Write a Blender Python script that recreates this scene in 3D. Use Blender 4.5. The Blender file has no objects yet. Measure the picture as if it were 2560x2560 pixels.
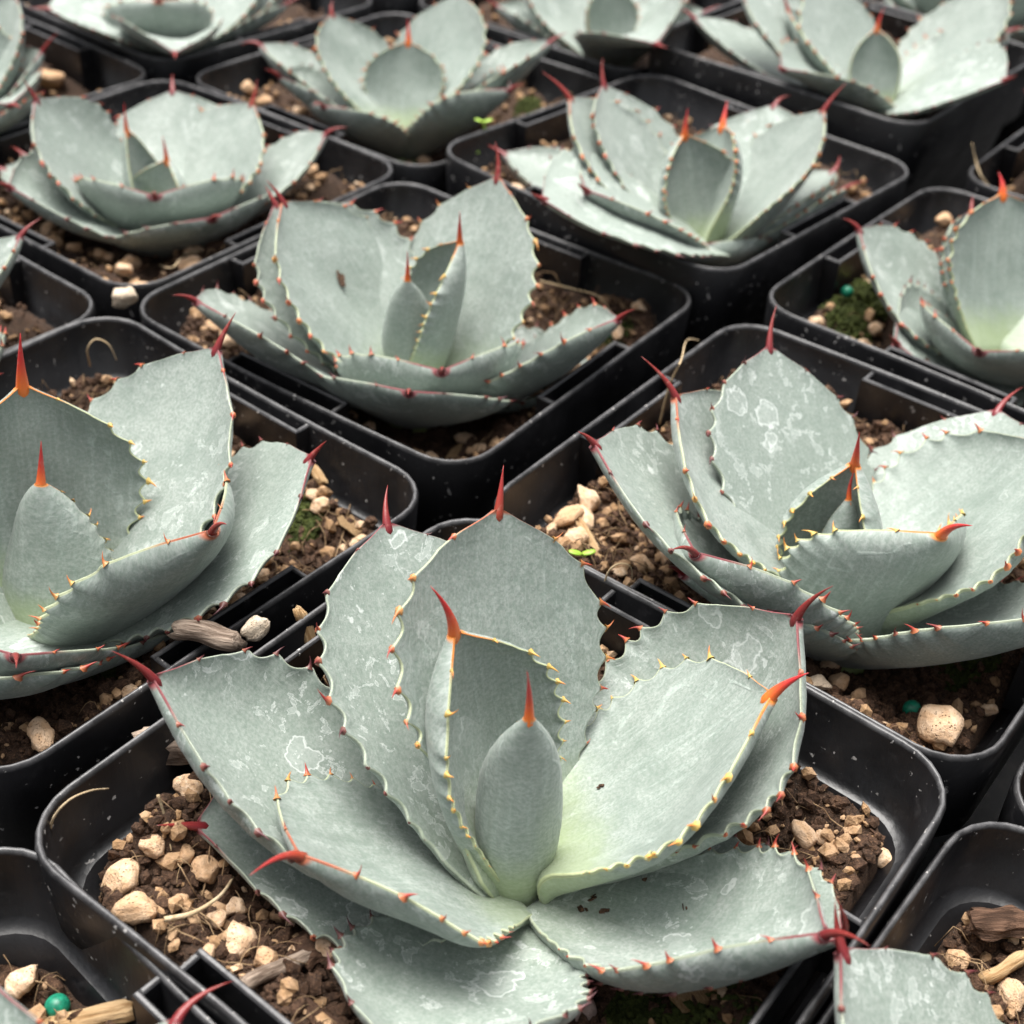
import bpy, math, random
import numpy as np
from mathutils import Vector, Matrix

SC = bpy.context.scene
COL = SC.collection
U = 0.1            # one layout unit is a pot pitch of 10 cm
ZR = 0.85          # rim height above the bench, in layout units

# ------------------------------------------------------------------ camera
CAM_POS = (-0.20334, -1.22589, 1.48591); PITCH, YAW, ROLL, FOC = 0.66324, 0.15185, 0.07716, 1.30428
_f = Vector((math.sin(YAW)*math.cos(PITCH), math.cos(YAW)*math.cos(PITCH), -math.sin(PITCH)))
_x = Vector((math.cos(YAW), -math.sin(YAW), 0)); _u = _x.cross(_f)
_x2 = math.cos(ROLL)*_x + math.sin(ROLL)*_u; _u2 = -math.sin(ROLL)*_x + math.cos(ROLL)*_u
cd = bpy.data.cameras.new('camera'); cam = bpy.data.objects.new('camera', cd); COL.objects.link(cam)
m = Matrix((_x2, _u2, -_f)).transposed().to_4x4()
m.translation = Vector((CAM_POS[0]*U, CAM_POS[1]*U, (CAM_POS[2]+ZR)*U))
cam.matrix_world = m
cd.sensor_width = cd.sensor_height = 36; cd.sensor_fit = 'HORIZONTAL'; cd.lens = 36*FOC
cd.clip_start = 0.005; cd.clip_end = 50
cd.dof.use_dof = True; cd.dof.focus_distance = 0.200; cd.dof.aperture_fstop = 26
SC.camera = cam

# ------------------------------------------------------------------ light
SUN_EL, SUN_AZ = math.radians(74), math.radians(112)     # azimuth counted from +x
w = bpy.data.worlds.new('World'); SC.world = w; w.use_nodes = True
nt = w.node_tree; nt.nodes.clear()
sky = nt.nodes.new('ShaderNodeTexSky'); sky.sky_type = 'NISHITA'; sky.sun_disc = False
sky.sun_elevation = SUN_EL; sky.sun_rotation = math.pi/2 - SUN_AZ; sky.air_density = 1.0; sky.dust_density = 6.0; sky.ozone_density = 1.0
hs = nt.nodes.new('ShaderNodeHueSaturation'); hs.inputs['Saturation'].default_value = 0.22
bg = nt.nodes.new('ShaderNodeBackground'); bg.inputs['Strength'].default_value = 0.05
wo = nt.nodes.new('ShaderNodeOutputWorld')
nt.links.new(sky.outputs[0], hs.inputs['Color']); nt.links.new(hs.outputs[0], bg.inputs[0]); nt.links.new(bg.outputs[0], wo.inputs[0])
sd = bpy.data.lights.new('sun', 'SUN'); sd.energy = 1.5; sd.angle = math.radians(42); sd.color = (1.0, 0.97, 0.92)
so = bpy.data.objects.new('sun', sd); COL.objects.link(so)
_d = Vector((math.cos(SUN_EL)*math.cos(SUN_AZ), math.cos(SUN_EL)*math.sin(SUN_AZ), math.sin(SUN_EL)))
so.rotation_euler = _d.to_track_quat('Z', 'Y').to_euler(); so.location = _d*2
SC.view_settings.view_transform = 'Standard'; SC.view_settings.look = 'None'
SC.view_settings.exposure = 2.1; SC.view_settings.gamma = 1; SC.view_settings.use_curve_mapping = False
SC.cycles.max_bounces = 8; SC.cycles.diffuse_bounces = 4

R = random.Random(7); NR = np.random.default_rng(7)

# ------------------------------------------------------------------ helpers
def mesh(name, V, F, mats=(), smooth=True, attrs=None):
    me = bpy.data.meshes.new(name)
    me.from_pydata([tuple(v) for v in V], [], [tuple(f) for f in F])
    for mt in mats: me.materials.append(mt)
    if smooth: me.polygons.foreach_set('use_smooth', [True]*len(me.polygons))
    for k, A in (attrs or {}).items():
        a = me.attributes.new(k, 'FLOAT_VECTOR', 'POINT'); a.data.foreach_set('vector', np.asarray(A, np.float32).ravel())
    me.update(); return me
def link(name, me, parent=None, loc=None, kind=None, label=None, cat=None, group=None):
    o = bpy.data.objects.new(name, me); COL.objects.link(o)
    if parent is not None: o.parent = parent
    if loc is not None: o.location = loc
    if kind: o['kind'] = kind
    if label: o['label'] = label
    if cat: o['category'] = cat
    if group: o['group'] = group
    return o
def W3(p):                       # layout point (rim plane z=0) -> world metres
    p = np.asarray(p, float); return np.stack([p[..., 0]*U, p[..., 1]*U, (p[..., 2]+ZR)*U], -1)
_perm = NR.random((256, 256))
def vnoise(x, y):
    xi, yi = np.floor(x).astype(int), np.floor(y).astype(int); fx, fy = x-xi, y-yi
    fx = fx*fx*(3-2*fx); fy = fy*fy*(3-2*fy)
    g = lambda a, b: _perm[a % 256, b % 256]
    return (g(xi, yi)*(1-fx)+g(xi+1, yi)*fx)*(1-fy)+(g(xi, yi+1)*(1-fx)+g(xi+1, yi+1)*fx)*fy
def fbm(x, y, o=4):
    s = 0; a = .5
    for k in range(o): s = s+a*(vnoise(x+k*17.3, y-k*9.1)-.5); x = x*2.03; y = y*2.03; a *= .5
    return s
def tube(pts, rad, n=6, cap=True):
    pts = [Vector(p) for p in pts]; V = []; F = []; up = Vector((0.31, 0.17, 0.93)).normalized()
    for i, p in enumerate(pts):
        t = (pts[min(i+1, len(pts)-1)]-pts[max(i-1, 0)]).normalized()
        a = t.cross(up); a = a.normalized() if a.length > 1e-6 else Vector((1, 0, 0)); b = t.cross(a)
        r = rad[i] if hasattr(rad, '__len__') else rad
        for k in range(n):
            q = 2*math.pi*k/n; V.append(p+a*(r*math.cos(q))+b*(r*math.sin(q)))
        if i:
            o = (i-1)*n
            for k in range(n): F.append((o+k, o+(k+1) % n, o+n+(k+1) % n, o+n+k))
    if cap: F.append(tuple(range(n-1, -1, -1))); F.append(tuple(range(len(V)-n, len(V))))
    return V, F
def merge(parts):
    V = []; F = []
    for v, f in parts:
        o = len(V); V.extend(v); F.extend(tuple(i+o for i in q) for q in f)
    return V, F

# ------------------------------------------------------------------ materials
class NT:
    def __init__(s, name):
        s.m = bpy.data.materials.new(name); s.m.use_nodes = True; s.t = s.m.node_tree
        s.b = s.t.nodes['Principled BSDF']
    def n(s, typ, **kw):
        nd = s.t.nodes.new('ShaderNode'+typ)
        for k, v in kw.items():
            if k in nd.inputs: s.set(nd.inputs[k], v)
            else: setattr(nd, k, v)
        return nd
    def set(s, sock, v):
        if hasattr(v, 'is_output'): s.t.links.new(v, sock)
        elif isinstance(v, (tuple, list)): sock.default_value = tuple(v)+((1,) if len(v) == 3 and sock.type == 'RGBA' else ())
        else: sock.default_value = v
    def math(s, op, a, b=None, c=None, clamp=False):
        nd = s.t.nodes.new('ShaderNodeMath'); nd.operation = op; nd.use_clamp = clamp
        for i, v in enumerate((a, b, c)):
            if v is not None: s.set(nd.inputs[i], v)
        return nd.outputs[0]
    def ramp(s, x, a, b, lo=0., hi=1., smooth=True):
        nd = s.t.nodes.new('ShaderNodeMapRange'); nd.interpolation_type = 'SMOOTHSTEP' if smooth else 'LINEAR'
        for i, v in enumerate((x, a, b, lo, hi)): s.set(nd.inputs[i], v)
        return nd.outputs[0]
    def mix(s, f, a, b, blend='MIX'):
        nd = s.t.nodes.new('ShaderNodeMix'); nd.data_type = 'RGBA'; nd.blend_type = blend
        s.set(nd.inputs[0], f); s.set(nd.inputs[6], a); s.set(nd.inputs[7], b); return nd.outputs[2]
    def noise(s, vec, scale, detail=4, rough=.55, dist=0):
        nd = s.n('TexNoise', Scale=scale, Detail=detail, Roughness=rough, Distortion=dist)
        if vec is not None: s.set(nd.inputs['Vector'], vec)
        return nd.outputs['Fac']
    def bump(s, h, dist, strength=1.):
        nd = s.n('Bump', Strength=strength, Distance=dist); s.set(nd.inputs['Height'], h); return nd.outputs[0]
    def out(s, **kw):
        for k, v in kw.items(): s.set(s.b.inputs[k.replace('_', ' ')], v)
        return s.m

def leaf_material():
    s = NT('glaucous_leaf')
    at = s.n('Attribute', attribute_name='lc'); sep = s.n('SeparateXYZ'); s.set(sep.inputs[0], at.outputs['Vector'])
    S, Uu, top = sep.outputs
    luv = s.n('Attribute', attribute_name='luv').outputs['Vector']     # millimetres along and across the blade
    age = s.n('Attribute', attribute_type='OBJECT', attribute_name='age').outputs['Fac']
    rnd = s.n('ObjectInfo').outputs['Random']
    au = s.math('ABSOLUTE', Uu)
    big = s.noise(luv, .09, 3); mid = s.noise(luv, .35, 4, .6); fine = s.noise(luv, 1.7, 4, .75)
    stv = s.n('VectorMath', operation='MULTIPLY'); s.set(stv.inputs[0], luv); s.set(stv.inputs[1], (1.5, .10, 1.))
    streak = s.noise(stv.outputs[0], .8, 4, .6)
    c = s.mix(s.ramp(big, .3, .7), (.210, .243, .217), (.298, .328, .300))
    c = s.mix(s.ramp(mid, .35, .75, 0, .5), c, (.375, .40, .375))
    c = s.mix(s.ramp(rnd, .0, 1., .0, .30), c, (.17, .215, .185)); c = s.mix(s.ramp(rnd, .75, 1., .0, .30), c, (.40, .43, .40))
    old = s.ramp(age, 1.5, 3.5)
    c = s.mix(s.math('MULTIPLY', old, .55), c, (.265, .305, .270))
    c = s.mix(s.math('MULTIPLY', s.ramp(streak, .45, .75), s.ramp(age, 0, 2.5, .42, .10)), c, (.43, .48, .45))
    # fine stipple of the waxy bloom
    c = s.mix(s.ramp(fine, .34, .66, .62, 0), c, (.13, .18, .145))
    # pale yellow-green blade base
    yg = s.math('MULTIPLY', s.ramp(s.math('ADD', S, s.math('MULTIPLY', mid, .15)), .12, .40, 1, 0), s.ramp(age, 0, 2, .95, .15))
    c = s.mix(s.math('MULTIPLY', yg, .42), c, (.40, .49, .20))
    # dried water marks: chalky spots and the rings around them
    q = s.noise(luv, .26, 5, .62, .5); q2 = s.noise(luv, .75, 4, .6, .2)
    where = s.noise(luv, .055, 2)
    amt = s.ramp(age, .0, 3.0, .06, 1.)
    zone = s.math('MULTIPLY', s.ramp(s.math('ADD', where, s.math('MULTIPLY', age, .03)), .46, .60), amt)
    spot = s.math('MULTIPLY', s.ramp(q, .56, .62), zone)
    ring = s.math('MULTIPLY', s.ramp(s.math('ABSOLUTE', s.math('SUBTRACT', q, .588)), .004, .016, 1, 0), zone)
    speck = s.math('MULTIPLY', s.ramp(q2, .655, .70), amt)
    c = s.mix(s.math('MULTIPLY', spot, .20), c, (.56, .60, .57))
    c = s.mix(s.math('MULTIPLY', ring, .42), c, (.68, .71, .69))
    c = s.mix(s.math('MULTIPLY', speck, .42), c, (.70, .73, .71))
    vor = s.n('TexVoronoi', Scale=.105, Randomness=1.); 
    dv = s.n('VectorMath', operation='ADD'); s.set(dv.inputs[0], luv)
    nc = s.n('TexNoise', Scale=.35, Detail=3); s.set(nc.inputs['Vector'], luv)
    nsc = s.n('VectorMath', operation='SCALE'); s.set(nsc.inputs[0], nc.outputs['Color']); nsc.inputs['Scale'].default_value = 5.5
    s.set(dv.inputs[1], nsc.outputs[0]); s.set(vor.inputs['Vector'], dv.outputs[0])
    vs = s.n('SeparateColor'); s.set(vs.inputs[0], vor.outputs['Color'])
    rad = s.math('MULTIPLY_ADD', vs.outputs[0], .30, .05)
    dd = s.math('SUBTRACT', vor.outputs['Distance'], rad)
    on = s.math('MULTIPLY', s.math('GREATER_THAN', vs.outputs[1], .45), amt)
    vr = s.math('MULTIPLY', s.ramp(s.math('ABSOLUTE', dd), .006, .035, 1, 0), on)
    vf = s.math('MULTIPLY', s.ramp(dd, -.02, .02, 1, 0), on)
    c = s.mix(s.math('MULTIPLY', vf, .14), c, (.6, .64, .61)); c = s.mix(s.math('MULTIPLY', vr, .46), c, (.70, .73, .71))
    # bud imprint: a scalloped line left by the neighbour's margin
    sw = s.math('ABSOLUTE', s.math('SINE', s.math('MULTIPLY_ADD', S, 17., s.math('MULTIPLY', rnd, 6))))
    ln = s.math('SUBTRACT', s.math('SUBTRACT', au, s.math('MULTIPLY_ADD', S, -.25, .72)), s.math('MULTIPLY', sw, .16))
    imp = s.math('MULTIPLY', s.ramp(s.math('ABSOLUTE', ln), .012, .05, 1, 0), s.math('MULTIPLY', s.ramp(age, 0, 2, .6, .0), s.ramp(mid, .46, .60)))
    imp = s.math('MULTIPLY', imp, s.ramp(S, .15, .3))
    c = s.mix(s.math('MULTIPLY', imp, .30), c, (.50, .57, .53))
    # horny margin
    edge = s.ramp(s.math('ADD', au, s.math('MULTIPLY', mid, .004)), .990, 1.0)
    c = s.mix(s.math('MULTIPLY', edge, s.ramp(age, 0, 3, .8, .55)), c, s.mix(s.ramp(age, 0, 3), (.46, .50, .27), (.35, .39, .28)))
    # coloured horn running down from the terminal spine
    horn = s.math('MULTIPLY', s.ramp(S, .90, .965), s.ramp(au, .982, .999))
    horn = s.math('MAXIMUM', horn, s.ramp(S, .982, .995))
    hc = s.mix(s.ramp(age, 0, 1.6), (.62, .20, .03), (.20, .045, .05))
    c = s.mix(horn, c, hc)
    brown = s.math('MULTIPLY', s.math('MULTIPLY', s.ramp(s.noise(luv, .22, 4, .6), .70, .74), s.ramp(age, 3, 4)), .8)
    c = s.mix(brown, c, (.30, .22, .14))
    hsum = s.math('MULTIPLY_ADD', fine, .25, s.math('MULTIPLY_ADD', mid, 1.2, s.math('MULTIPLY_ADD', imp, .6, s.math('MULTIPLY', streak, .8))))
    rough = s.ramp(mid, .3, .7, .44, .62)
    return s.out(Base_Color=c, Roughness=rough, Specular_IOR_Level=.5, Sheen_Weight=.10, Sheen_Roughness=.4, Normal=s.bump(hsum, .00022, .7))

def horn_material():
    s = NT('spine_horn')
    at = s.n('Attribute', attribute_name='lc'); sep = s.n('SeparateXYZ'); s.set(sep.inputs[0], at.outputs['Vector'])
    age = s.n('Attribute', attribute_type='OBJECT', attribute_name='age').outputs['Fac']
    t = sep.outputs[0]
    young = s.mix(s.ramp(t, .15, .8), (.74, .17, .02), (.48, .022, .024))
    red = s.mix(s.ramp(t, .0, .8), (.17, .012, .020), (.22, .022, .018))
    dark = s.mix(s.ramp(t, .1, .9), (.065, .012, .020), (.14, .024, .022))
    c = s.mix(s.ramp(age, .2, 1.1), young, red); c = s.mix(s.ramp(age, 1.4, 2.8), c, dark)
    geo = s.n('TexCoord').outputs['Object']
    n = s.noise(geo, 900, 3)
    c = s.mix(s.ramp(n, .55, .8, 0, .35), c, (.45, .28, .22))
    return s.out(Base_Color=c, Roughness=.38, Specular_IOR_Level=.5, Subsurface_Weight=0.0)
def tooth_material():
    s = NT('tooth_horn')
    at = s.n('Attribute', attribute_name='lc'); sep = s.n('SeparateXYZ'); s.set(sep.inputs[0], at.outputs['Vector'])
    age = s.n('Attribute', attribute_type='OBJECT', attribute_name='age').outputs['Fac']; t = sep.outputs[0]
    r = s.n('ObjectInfo').outputs['Random']
    young = s.mix(s.ramp(t, .1, .8), (.52, .36, .10), s.mix(r, (.66, .17, .03), (.66, .33, .06)))
    red = s.mix(s.ramp(t, .0, .5), (.40, .13, .05), (.32, .035, .025))
    dark = s.mix(s.ramp(t, .0, .5), (.14, .055, .045), (.075, .018, .022))
    c = s.mix(s.ramp(age, .1, 1.2), young, red); c = s.mix(s.ramp(age, 1.5, 2.8), c, dark)
    return s.out(Base_Color=c, Roughness=.45)
def plastic_material():
    s = NT('black_plastic')
    co = s.n('TexCoord').outputs['Object']
    n1 = s.noise(co, 60, 4); n2 = s.noise(co, 650, 3, .6); n3 = s.noise(co, 260, 5, .7); n4 = s.noise(co, 22, 3)
    sc = s.n('Mapping'); s.set(sc.inputs[0], co); sc.inputs['Scale'].default_value = (1, 1, .12)
    n5 = s.noise(sc.outputs[0], 700, 3)
    c = s.mix(s.ramp(n1, .3, .7), (.0058, .0058, .0068), (.014, .0138, .0152))
    c = s.mix(s.ramp(n3, .55, .78, 0, .40), c, (.05, .048, .05))
    lip = s.n('SeparateXYZ'); s.set(lip.inputs[0], s.n('Attribute', attribute_name='lc').outputs['Vector']); lip = lip.outputs[0]
    c = s.mix(s.math('MULTIPLY', lip, s.ramp(n3, .35, .65, .25, .9)), c, (.10, .098, .10))
    dust = s.math('MULTIPLY', s.ramp(n2, .66, .71), s.math('MAXIMUM', s.ramp(n4, .38, .56), lip))
    c = s.mix(s.math('MULTIPLY', dust, .75), c, (.52, .50, .48))
    lime = s.math('MULTIPLY', s.ramp(n3, .63, .70), s.ramp(n4, .56, .66))
    c = s.mix(s.math('MULTIPLY', lime, .38), c, (.42, .42, .41))
    rough = s.math('ADD', s.ramp(n1, .3, .7, .30, .46), s.math('MULTIPLY', s.math('MAXIMUM', dust, lime), .35))
    return s.out(Base_Color=c, Roughness=rough, Specular_IOR_Level=.5, Normal=s.bump(s.math('ADD', n5, n3), .00012, .6))
def earth(name, a, b, d, scale, rough=.9, spec=.3, bump=.0004, white=.0):
    s = NT(name); co = s.n('TexCoord').outputs['Object']; r = s.n('ObjectInfo').outputs['Random']
    ad = s.n('VectorMath', operation='ADD'); s.set(ad.inputs[0], co); cx = s.n('CombineXYZ'); s.set(cx.inputs[0], r); s.set(cx.inputs[1], r); s.set(ad.inputs[1], cx.outputs[0])
    v = ad.outputs[0]
    n1 = s.noise(v, scale, 5, .6); n2 = s.noise(v, scale*4, 4, .65)
    c = s.mix(s.ramp(n1, .32, .68), a, b); c = s.mix(s.ramp(n2, .50, .72, 0, .85), c, d)
    c = s.mix(s.ramp(r, 0, 1, 0, .35), c, a)
    if white: c = s.mix(s.ramp(s.noise(v, scale*5, 2), .70, .75, 0, white), c, (.6, .57, .5))
    return s.out(Base_Color=c, Roughness=rough, Specular_IOR_Level=spec, Normal=s.bump(s.math('ADD', n1, s.math('MULTIPLY', n2, .6)), bump, .9))
def pumice(name, a, b, d):
    s = NT(name); co = s.n('TexCoord').outputs['Object']; r = s.n('ObjectInfo').outputs['Random']
    ad = s.n('VectorMath', operation='ADD'); s.set(ad.inputs[0], co); r9 = s.math('MULTIPLY', r, 40.); cx = s.n('CombineXYZ'); s.set(cx.inputs[0], r9); s.set(cx.inputs[2], r9); s.set(ad.inputs[1], cx.outputs[0]); v = ad.outputs[0]
    n1 = s.noise(v, 1.7, 5, .6); n2 = s.noise(v, 7, 4, .65)
    vo = s.n('TexVoronoi', Scale=5.5); s.set(vo.inputs['Vector'], v)
    pit = s.ramp(vo.outputs['Distance'], .10, .26, 1, 0)
    c = s.mix(s.ramp(n1, .35, .68), a, b); c = s.mix(s.ramp(r, .0, 1., 0, .7), c, d)
    c = s.mix(s.math('MULTIPLY', pit, s.ramp(n1, .42, .62, .8, .0)), c, (.20, .115, .06))
    c = s.mix(s.ramp(n2, .56, .75, 0, .55), c, (.26, .15, .08))
    hgt = s.math('SUBTRACT', s.math('ADD', n1, s.math('MULTIPLY', n2, .4)), s.math('MULTIPLY', pit, .7))
    return s.out(Base_Color=c, Roughness=.92, Specular_IOR_Level=.2, Normal=s.bump(hgt, .0006, 1.))
def wood(name, a, b):
    s = NT(name); co = s.n('TexCoord').outputs['Object']
    mp = s.n('Mapping'); s.set(mp.inputs[0], co); mp.inputs['Scale'].default_value = (.10, 1, 1)
    n = s.noise(mp.outputs[0], 1100, 5, .65); n2 = s.noise(co, 200, 3)
    c = s.mix(s.ramp(n, .35, .65), a, b); c = s.mix(s.ramp(n2, .5, .8, 0, .5), c, a)
    return s.out(Base_Color=c, Roughness=.88, Specular_IOR_Level=.2, Normal=s.bump(n, .0007, 1.))
M_LEAF, M_SPINE, M_TOOTH, M_POT = leaf_material(), horn_material(), tooth_material(), plastic_material()
M_SOIL = earth('potting_soil', (.026, .0145, .0085), (.075, .040, .023), (.18, .10, .056), 1000, .85, .35, .0006, .5)
M_CRUMB = earth('soil_crumb', (.030, .016, .0095), (.095, .050, .029), (.24, .135, .076), 800, .85, .3)
M_CRUMB2 = earth('tan_crumb', (.30, .18, .09), (.50, .33, .20), (.14, .075, .04), 500, .9, .2)
M_PUM = pumice('pumice', (.62, .41, .25), (.78, .59, .42), (.50, .30, .16))
M_PUMW = pumice('pale_pumice', (.62, .50, .37), (.74, .63, .50), (.55, .42, .30))
M_PUMG = earth('pumice_grit', (.56, .38, .23), (.70, .53, .37), (.30, .18, .10), 500)
M_ROCK = pumice('pink_grey_stone', (.42, .31, .27), (.56, .44, .39), (.36, .27, .24))
M_BARK = wood('bark', (.040, .022, .014), (.15, .085, .055))
M_WOOD = wood('weathered_wood', (.11, .075, .055), (.42, .33, .26))
M_TANW = wood('tan_wood', (.26, .15, .065), (.52, .36, .20))
M_FIB = earth('dry_root', (.42, .31, .18), (.60, .48, .32), (.30, .20, .10), 300)
M_FIB2 = earth('fine_fibre', (.16, .095, .05), (.36, .25, .14), (.09, .05, .03), 300)
M_MOSS = earth('moss', (.022, .032, .006), (.055, .070, .012), (.09, .10, .022), 600)
s_ = NT('fertiliser_prill'); M_PRILL = s_.out(Base_Color=s_.mix(s_.ramp(s_.noise(s_.n('TexCoord').outputs['Object'], 2.2, 4), .35, .7), (.004, .13, .075), (.012, .24, .14)), Roughness=.42)
s_ = NT('seedling_green'); M_SEED = s_.out(Base_Color=s_.mix(s_.noise(s_.n('TexCoord').outputs['Object'], 600, 2), (.22, .42, .03), (.42, .60, .08)), Roughness=.45)
M_STEM = earth('stem_tissue', (.20, .25, .09), (.30, .36, .14), (.16, .20, .10), 200, .6)
M_BENCH = earth('bench_fabric', (.004, .004, .0045), (.010, .010, .010), (.02, .018, .016), 90, .8, .3)

# ------------------------------------------------------------------ bench under the pots
V = []; F = []; n = 41
for i in range(n):
    for j in range(n):
        x, y = -5+10*i/(n-1), -3+10*j/(n-1); V.append((x*U, y*U, .0012*float(fbm(np.array([x*2.]), np.array([y*2.]))[0])-.002))
for i in range(n-1):
    for j in range(n-1): F.append((i*n+j, (i+1)*n+j, (i+1)*n+j+1, i*n+j+1))
link('ground', mesh('ground', V, F, [M_BENCH]), kind='structure', label='black fabric covered bench under the pots')

# ------------------------------------------------------------------ pots
POTS = {  # key: x, y, turn, rim lift, soil tilt (x, y), soil level
 'M': (.006, -.038, .019, .039), 'L': (-.712, .710, .003, .008), 'R': (.679, .643, .022, .029), 'B': (-.032, 1.470, .050, -.023),
 'P12': (-.708, 2.143, .043, -.013), 'P21': (.694, 2.129, -.060, .042), 'P20': (1.394, 1.407, -.013, .010), 'P22': (-.016, 2.815, .019, -.014),
 'P13': (-1.425, 2.824, -.003, -.015), 'P02': (-1.385, 1.430, -.03, -.01), 'P30': (2.150, 2.109, .009, .013), 'P10m': (1.408, -.016, .013, -.035),
 'P0m': (.701, -.704, .005, -.004), 'Pm0': (-.679, -.686, -.023, .016), 'P31': (1.377, 2.868, -.017, .110), 'P23': (-.734, 3.533, -.022, .003),
 'P32': (.690, 3.545, .02, 0), 'P33': (.0, 4.243, 0, 0), 'P41': (2.10, 3.580, 0, .01), 'P42': (1.40, 4.260, 0, 0), 'P24': (-1.43, 4.243, .01, 0)}
WHERE = {'M': 'the foreground centre agave', 'L': 'the left edge agave at mid height', 'R': 'the agave right of the foreground one',
 'B': 'the agave behind the foreground one', 'P12': 'the V-notched agave at upper left', 'P21': 'the agave right of upper centre',
 'P20': 'the right edge agave', 'P22': 'the blurred agave left of top centre', 'P13': 'the top left corner agave',
 'P02': 'the barely visible left edge agave', 'P30': 'the agave beyond the right edge', 'P10m': 'the lower right edge agave',
 'P0m': 'the bottom right corner agave', 'Pm0': 'the bottom left corner agave', 'P31': 'the raised agave at top right', 'P23': 'the top edge agave at left',
 'P32': 'the top edge agave right of centre', 'P33': 'the far agave behind top left centre', 'P41': 'the agave beyond the top right corner', 'P42': 'the far agave right of top centre', 'P24': 'the far agave behind the top left corner'}
H0, RC = .478, .105
def ring(h, r, nc=7, bow=0., seed=0.):
    P = []
    for k in range(4):
        sx, sy = [(1, 1), (-1, 1), (-1, -1), (1, -1)][k]
        for a in np.linspace(k*math.pi/2, (k+1)*math.pi/2, nc):
            P.append((sx*(h-r)+r*math.cos(a), sy*(h-r)+r*math.sin(a)))
        a1 = P[-1]; b = [(-1, 1), (-1, -1), (1, -1), (1, 1)][k]
        a0 = (k+1)*math.pi/2; e = (b[0]*(h-r)+r*math.cos(a0), b[1]*(h-r)+r*math.sin(a0))
        nx, ny = math.cos(a0), math.sin(a0)
        for q in (.2, .4, .6, .8):
            d = bow*math.sin(q*math.pi)*math.sin(seed*3.1+k*1.7)
            P.append((a1[0]+(e[0]-a1[0])*q+nx*d, a1[1]+(e[1]-a1[1])*q+ny*d))
    return P
def loft(rings, bow, seed):
    V = []; F = []; n = None
    for i, (h, r, z) in enumerate(rings):
        P = ring(h, r, bow=bow, seed=seed); n = len(P)
        V += [(x*U, y*U, z*U) for x, y in P]
        if i:
            o = (i-1)*n
            F += [(o+k, o+(k+1) % n, o+n+(k+1) % n, o+n+k) for k in range(n)]
    return V, F, n
def bevbox(x0, x1, y0, y1, z0, z1, b):
    V = []; 
    for z, d in ((z0, 0), (z1-b, 0), (z1, b)):
        V += [(x0+d, y0+d, z), (x1-d, y0+d, z), (x1-d, y1-d, z), (x0+d, y1-d, z)]
    F = [(3, 2, 1, 0), (8, 9, 10, 11)]
    for o in (0, 4): F += [(o+k, o+(k+1) % 4, o+4+(k+1) % 4, o+4+k) for k in range(4)]
    return [(a*U, b_*U, c*U) for a, b_, c in V], F
POTOBJ = {}
for pi, (k, (px, py, pa, dz)) in enumerate(POTS.items()):
    e = bpy.data.objects.new('plastic_pot', None); COL.objects.link(e)
    e.location = (px*U, py*U, (ZR+dz)*U); e.rotation_euler = (0, 0, pa+math.pi/4)
    e['label'] = 'square black plastic nursery pot holding ' + WHERE[k]; e['category'] = 'pot'; e['group'] = 'black nursery pots packed in a diamond grid'
    zb = -ZR-dz+.002; bow = .009; sd_ = pi+1.
    if k == 'P10m': e['label'] = 'square black plastic pot with only its left corner showing at the lower right edge'
    V, F, n = loft([(.33, .06, zb), (.438, .085, -.215), (.440, .086, -.20)], bow, sd_)
    F.append(tuple(range(n-1, -1, -1)))
    vi, fi, _ = loft([(.440, .085, -.135), (.420, .080, -.158), (.415, .078, -.30), (.34, .06, -.62)], bow, sd_)
    fi = [tuple(reversed(f)) for f in fi]
    V2, F2 = merge([(V, F), (vi, fi)])
    link('body', mesh('pot_body', V2, F2, [M_POT]), e)
    t = .0125
    V, F, n = loft([(.440, .086, -.2), (.466, .10, -.199), (.470, .101, -.192), (H0-.001, RC, -.008), (H0-.004, RC-.002, -.001), (H0-t*.5, RC-.006, .0015), (H0-t+.002, RC-.010, -.001), (H0-t, RC-.012, -.008),
                    (H0-t-.006, RC-.016, -.128), (.440, .085, -.1345)], bow, sd_)
    lipv = np.zeros((len(V), 3)); lipv[4*n:7*n, 0] = 1.
    me = mesh('pot_rim', V, F, [M_POT], attrs={'lc': lipv}); link('rim', me, e)
    # hollow pockets at the middle of the four sides
    for q in range(4):
        y1 = H0-t-.002; y0 = y1-.040; hl = .150; w_ = .010
        bits = [bevbox(-hl, hl, y0, y0+w_, -.14, -.003, .003), bevbox(-hl, -hl+w_, y0+w_-.001, y1+.004, -.139, -.004, .003), bevbox(hl-w_, hl, y0+w_-.001, y1+.004, -.139, -.004, .003)]
        V, F = merge(bits)
        a = q*math.pi/2; V = [(x*math.cos(a)-y*math.sin(a), x*math.sin(a)+y*math.cos(a), z) for x, y, z in V]
        link('rim_pocket', mesh('pot_pocket', V, F, [M_POT], smooth=False, attrs={'lc': np.array([[1. if (i % 12) >= 8 else 0., 0, 0] for i in range(len(V))])}), e)
    POTOBJ[k] = e

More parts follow.
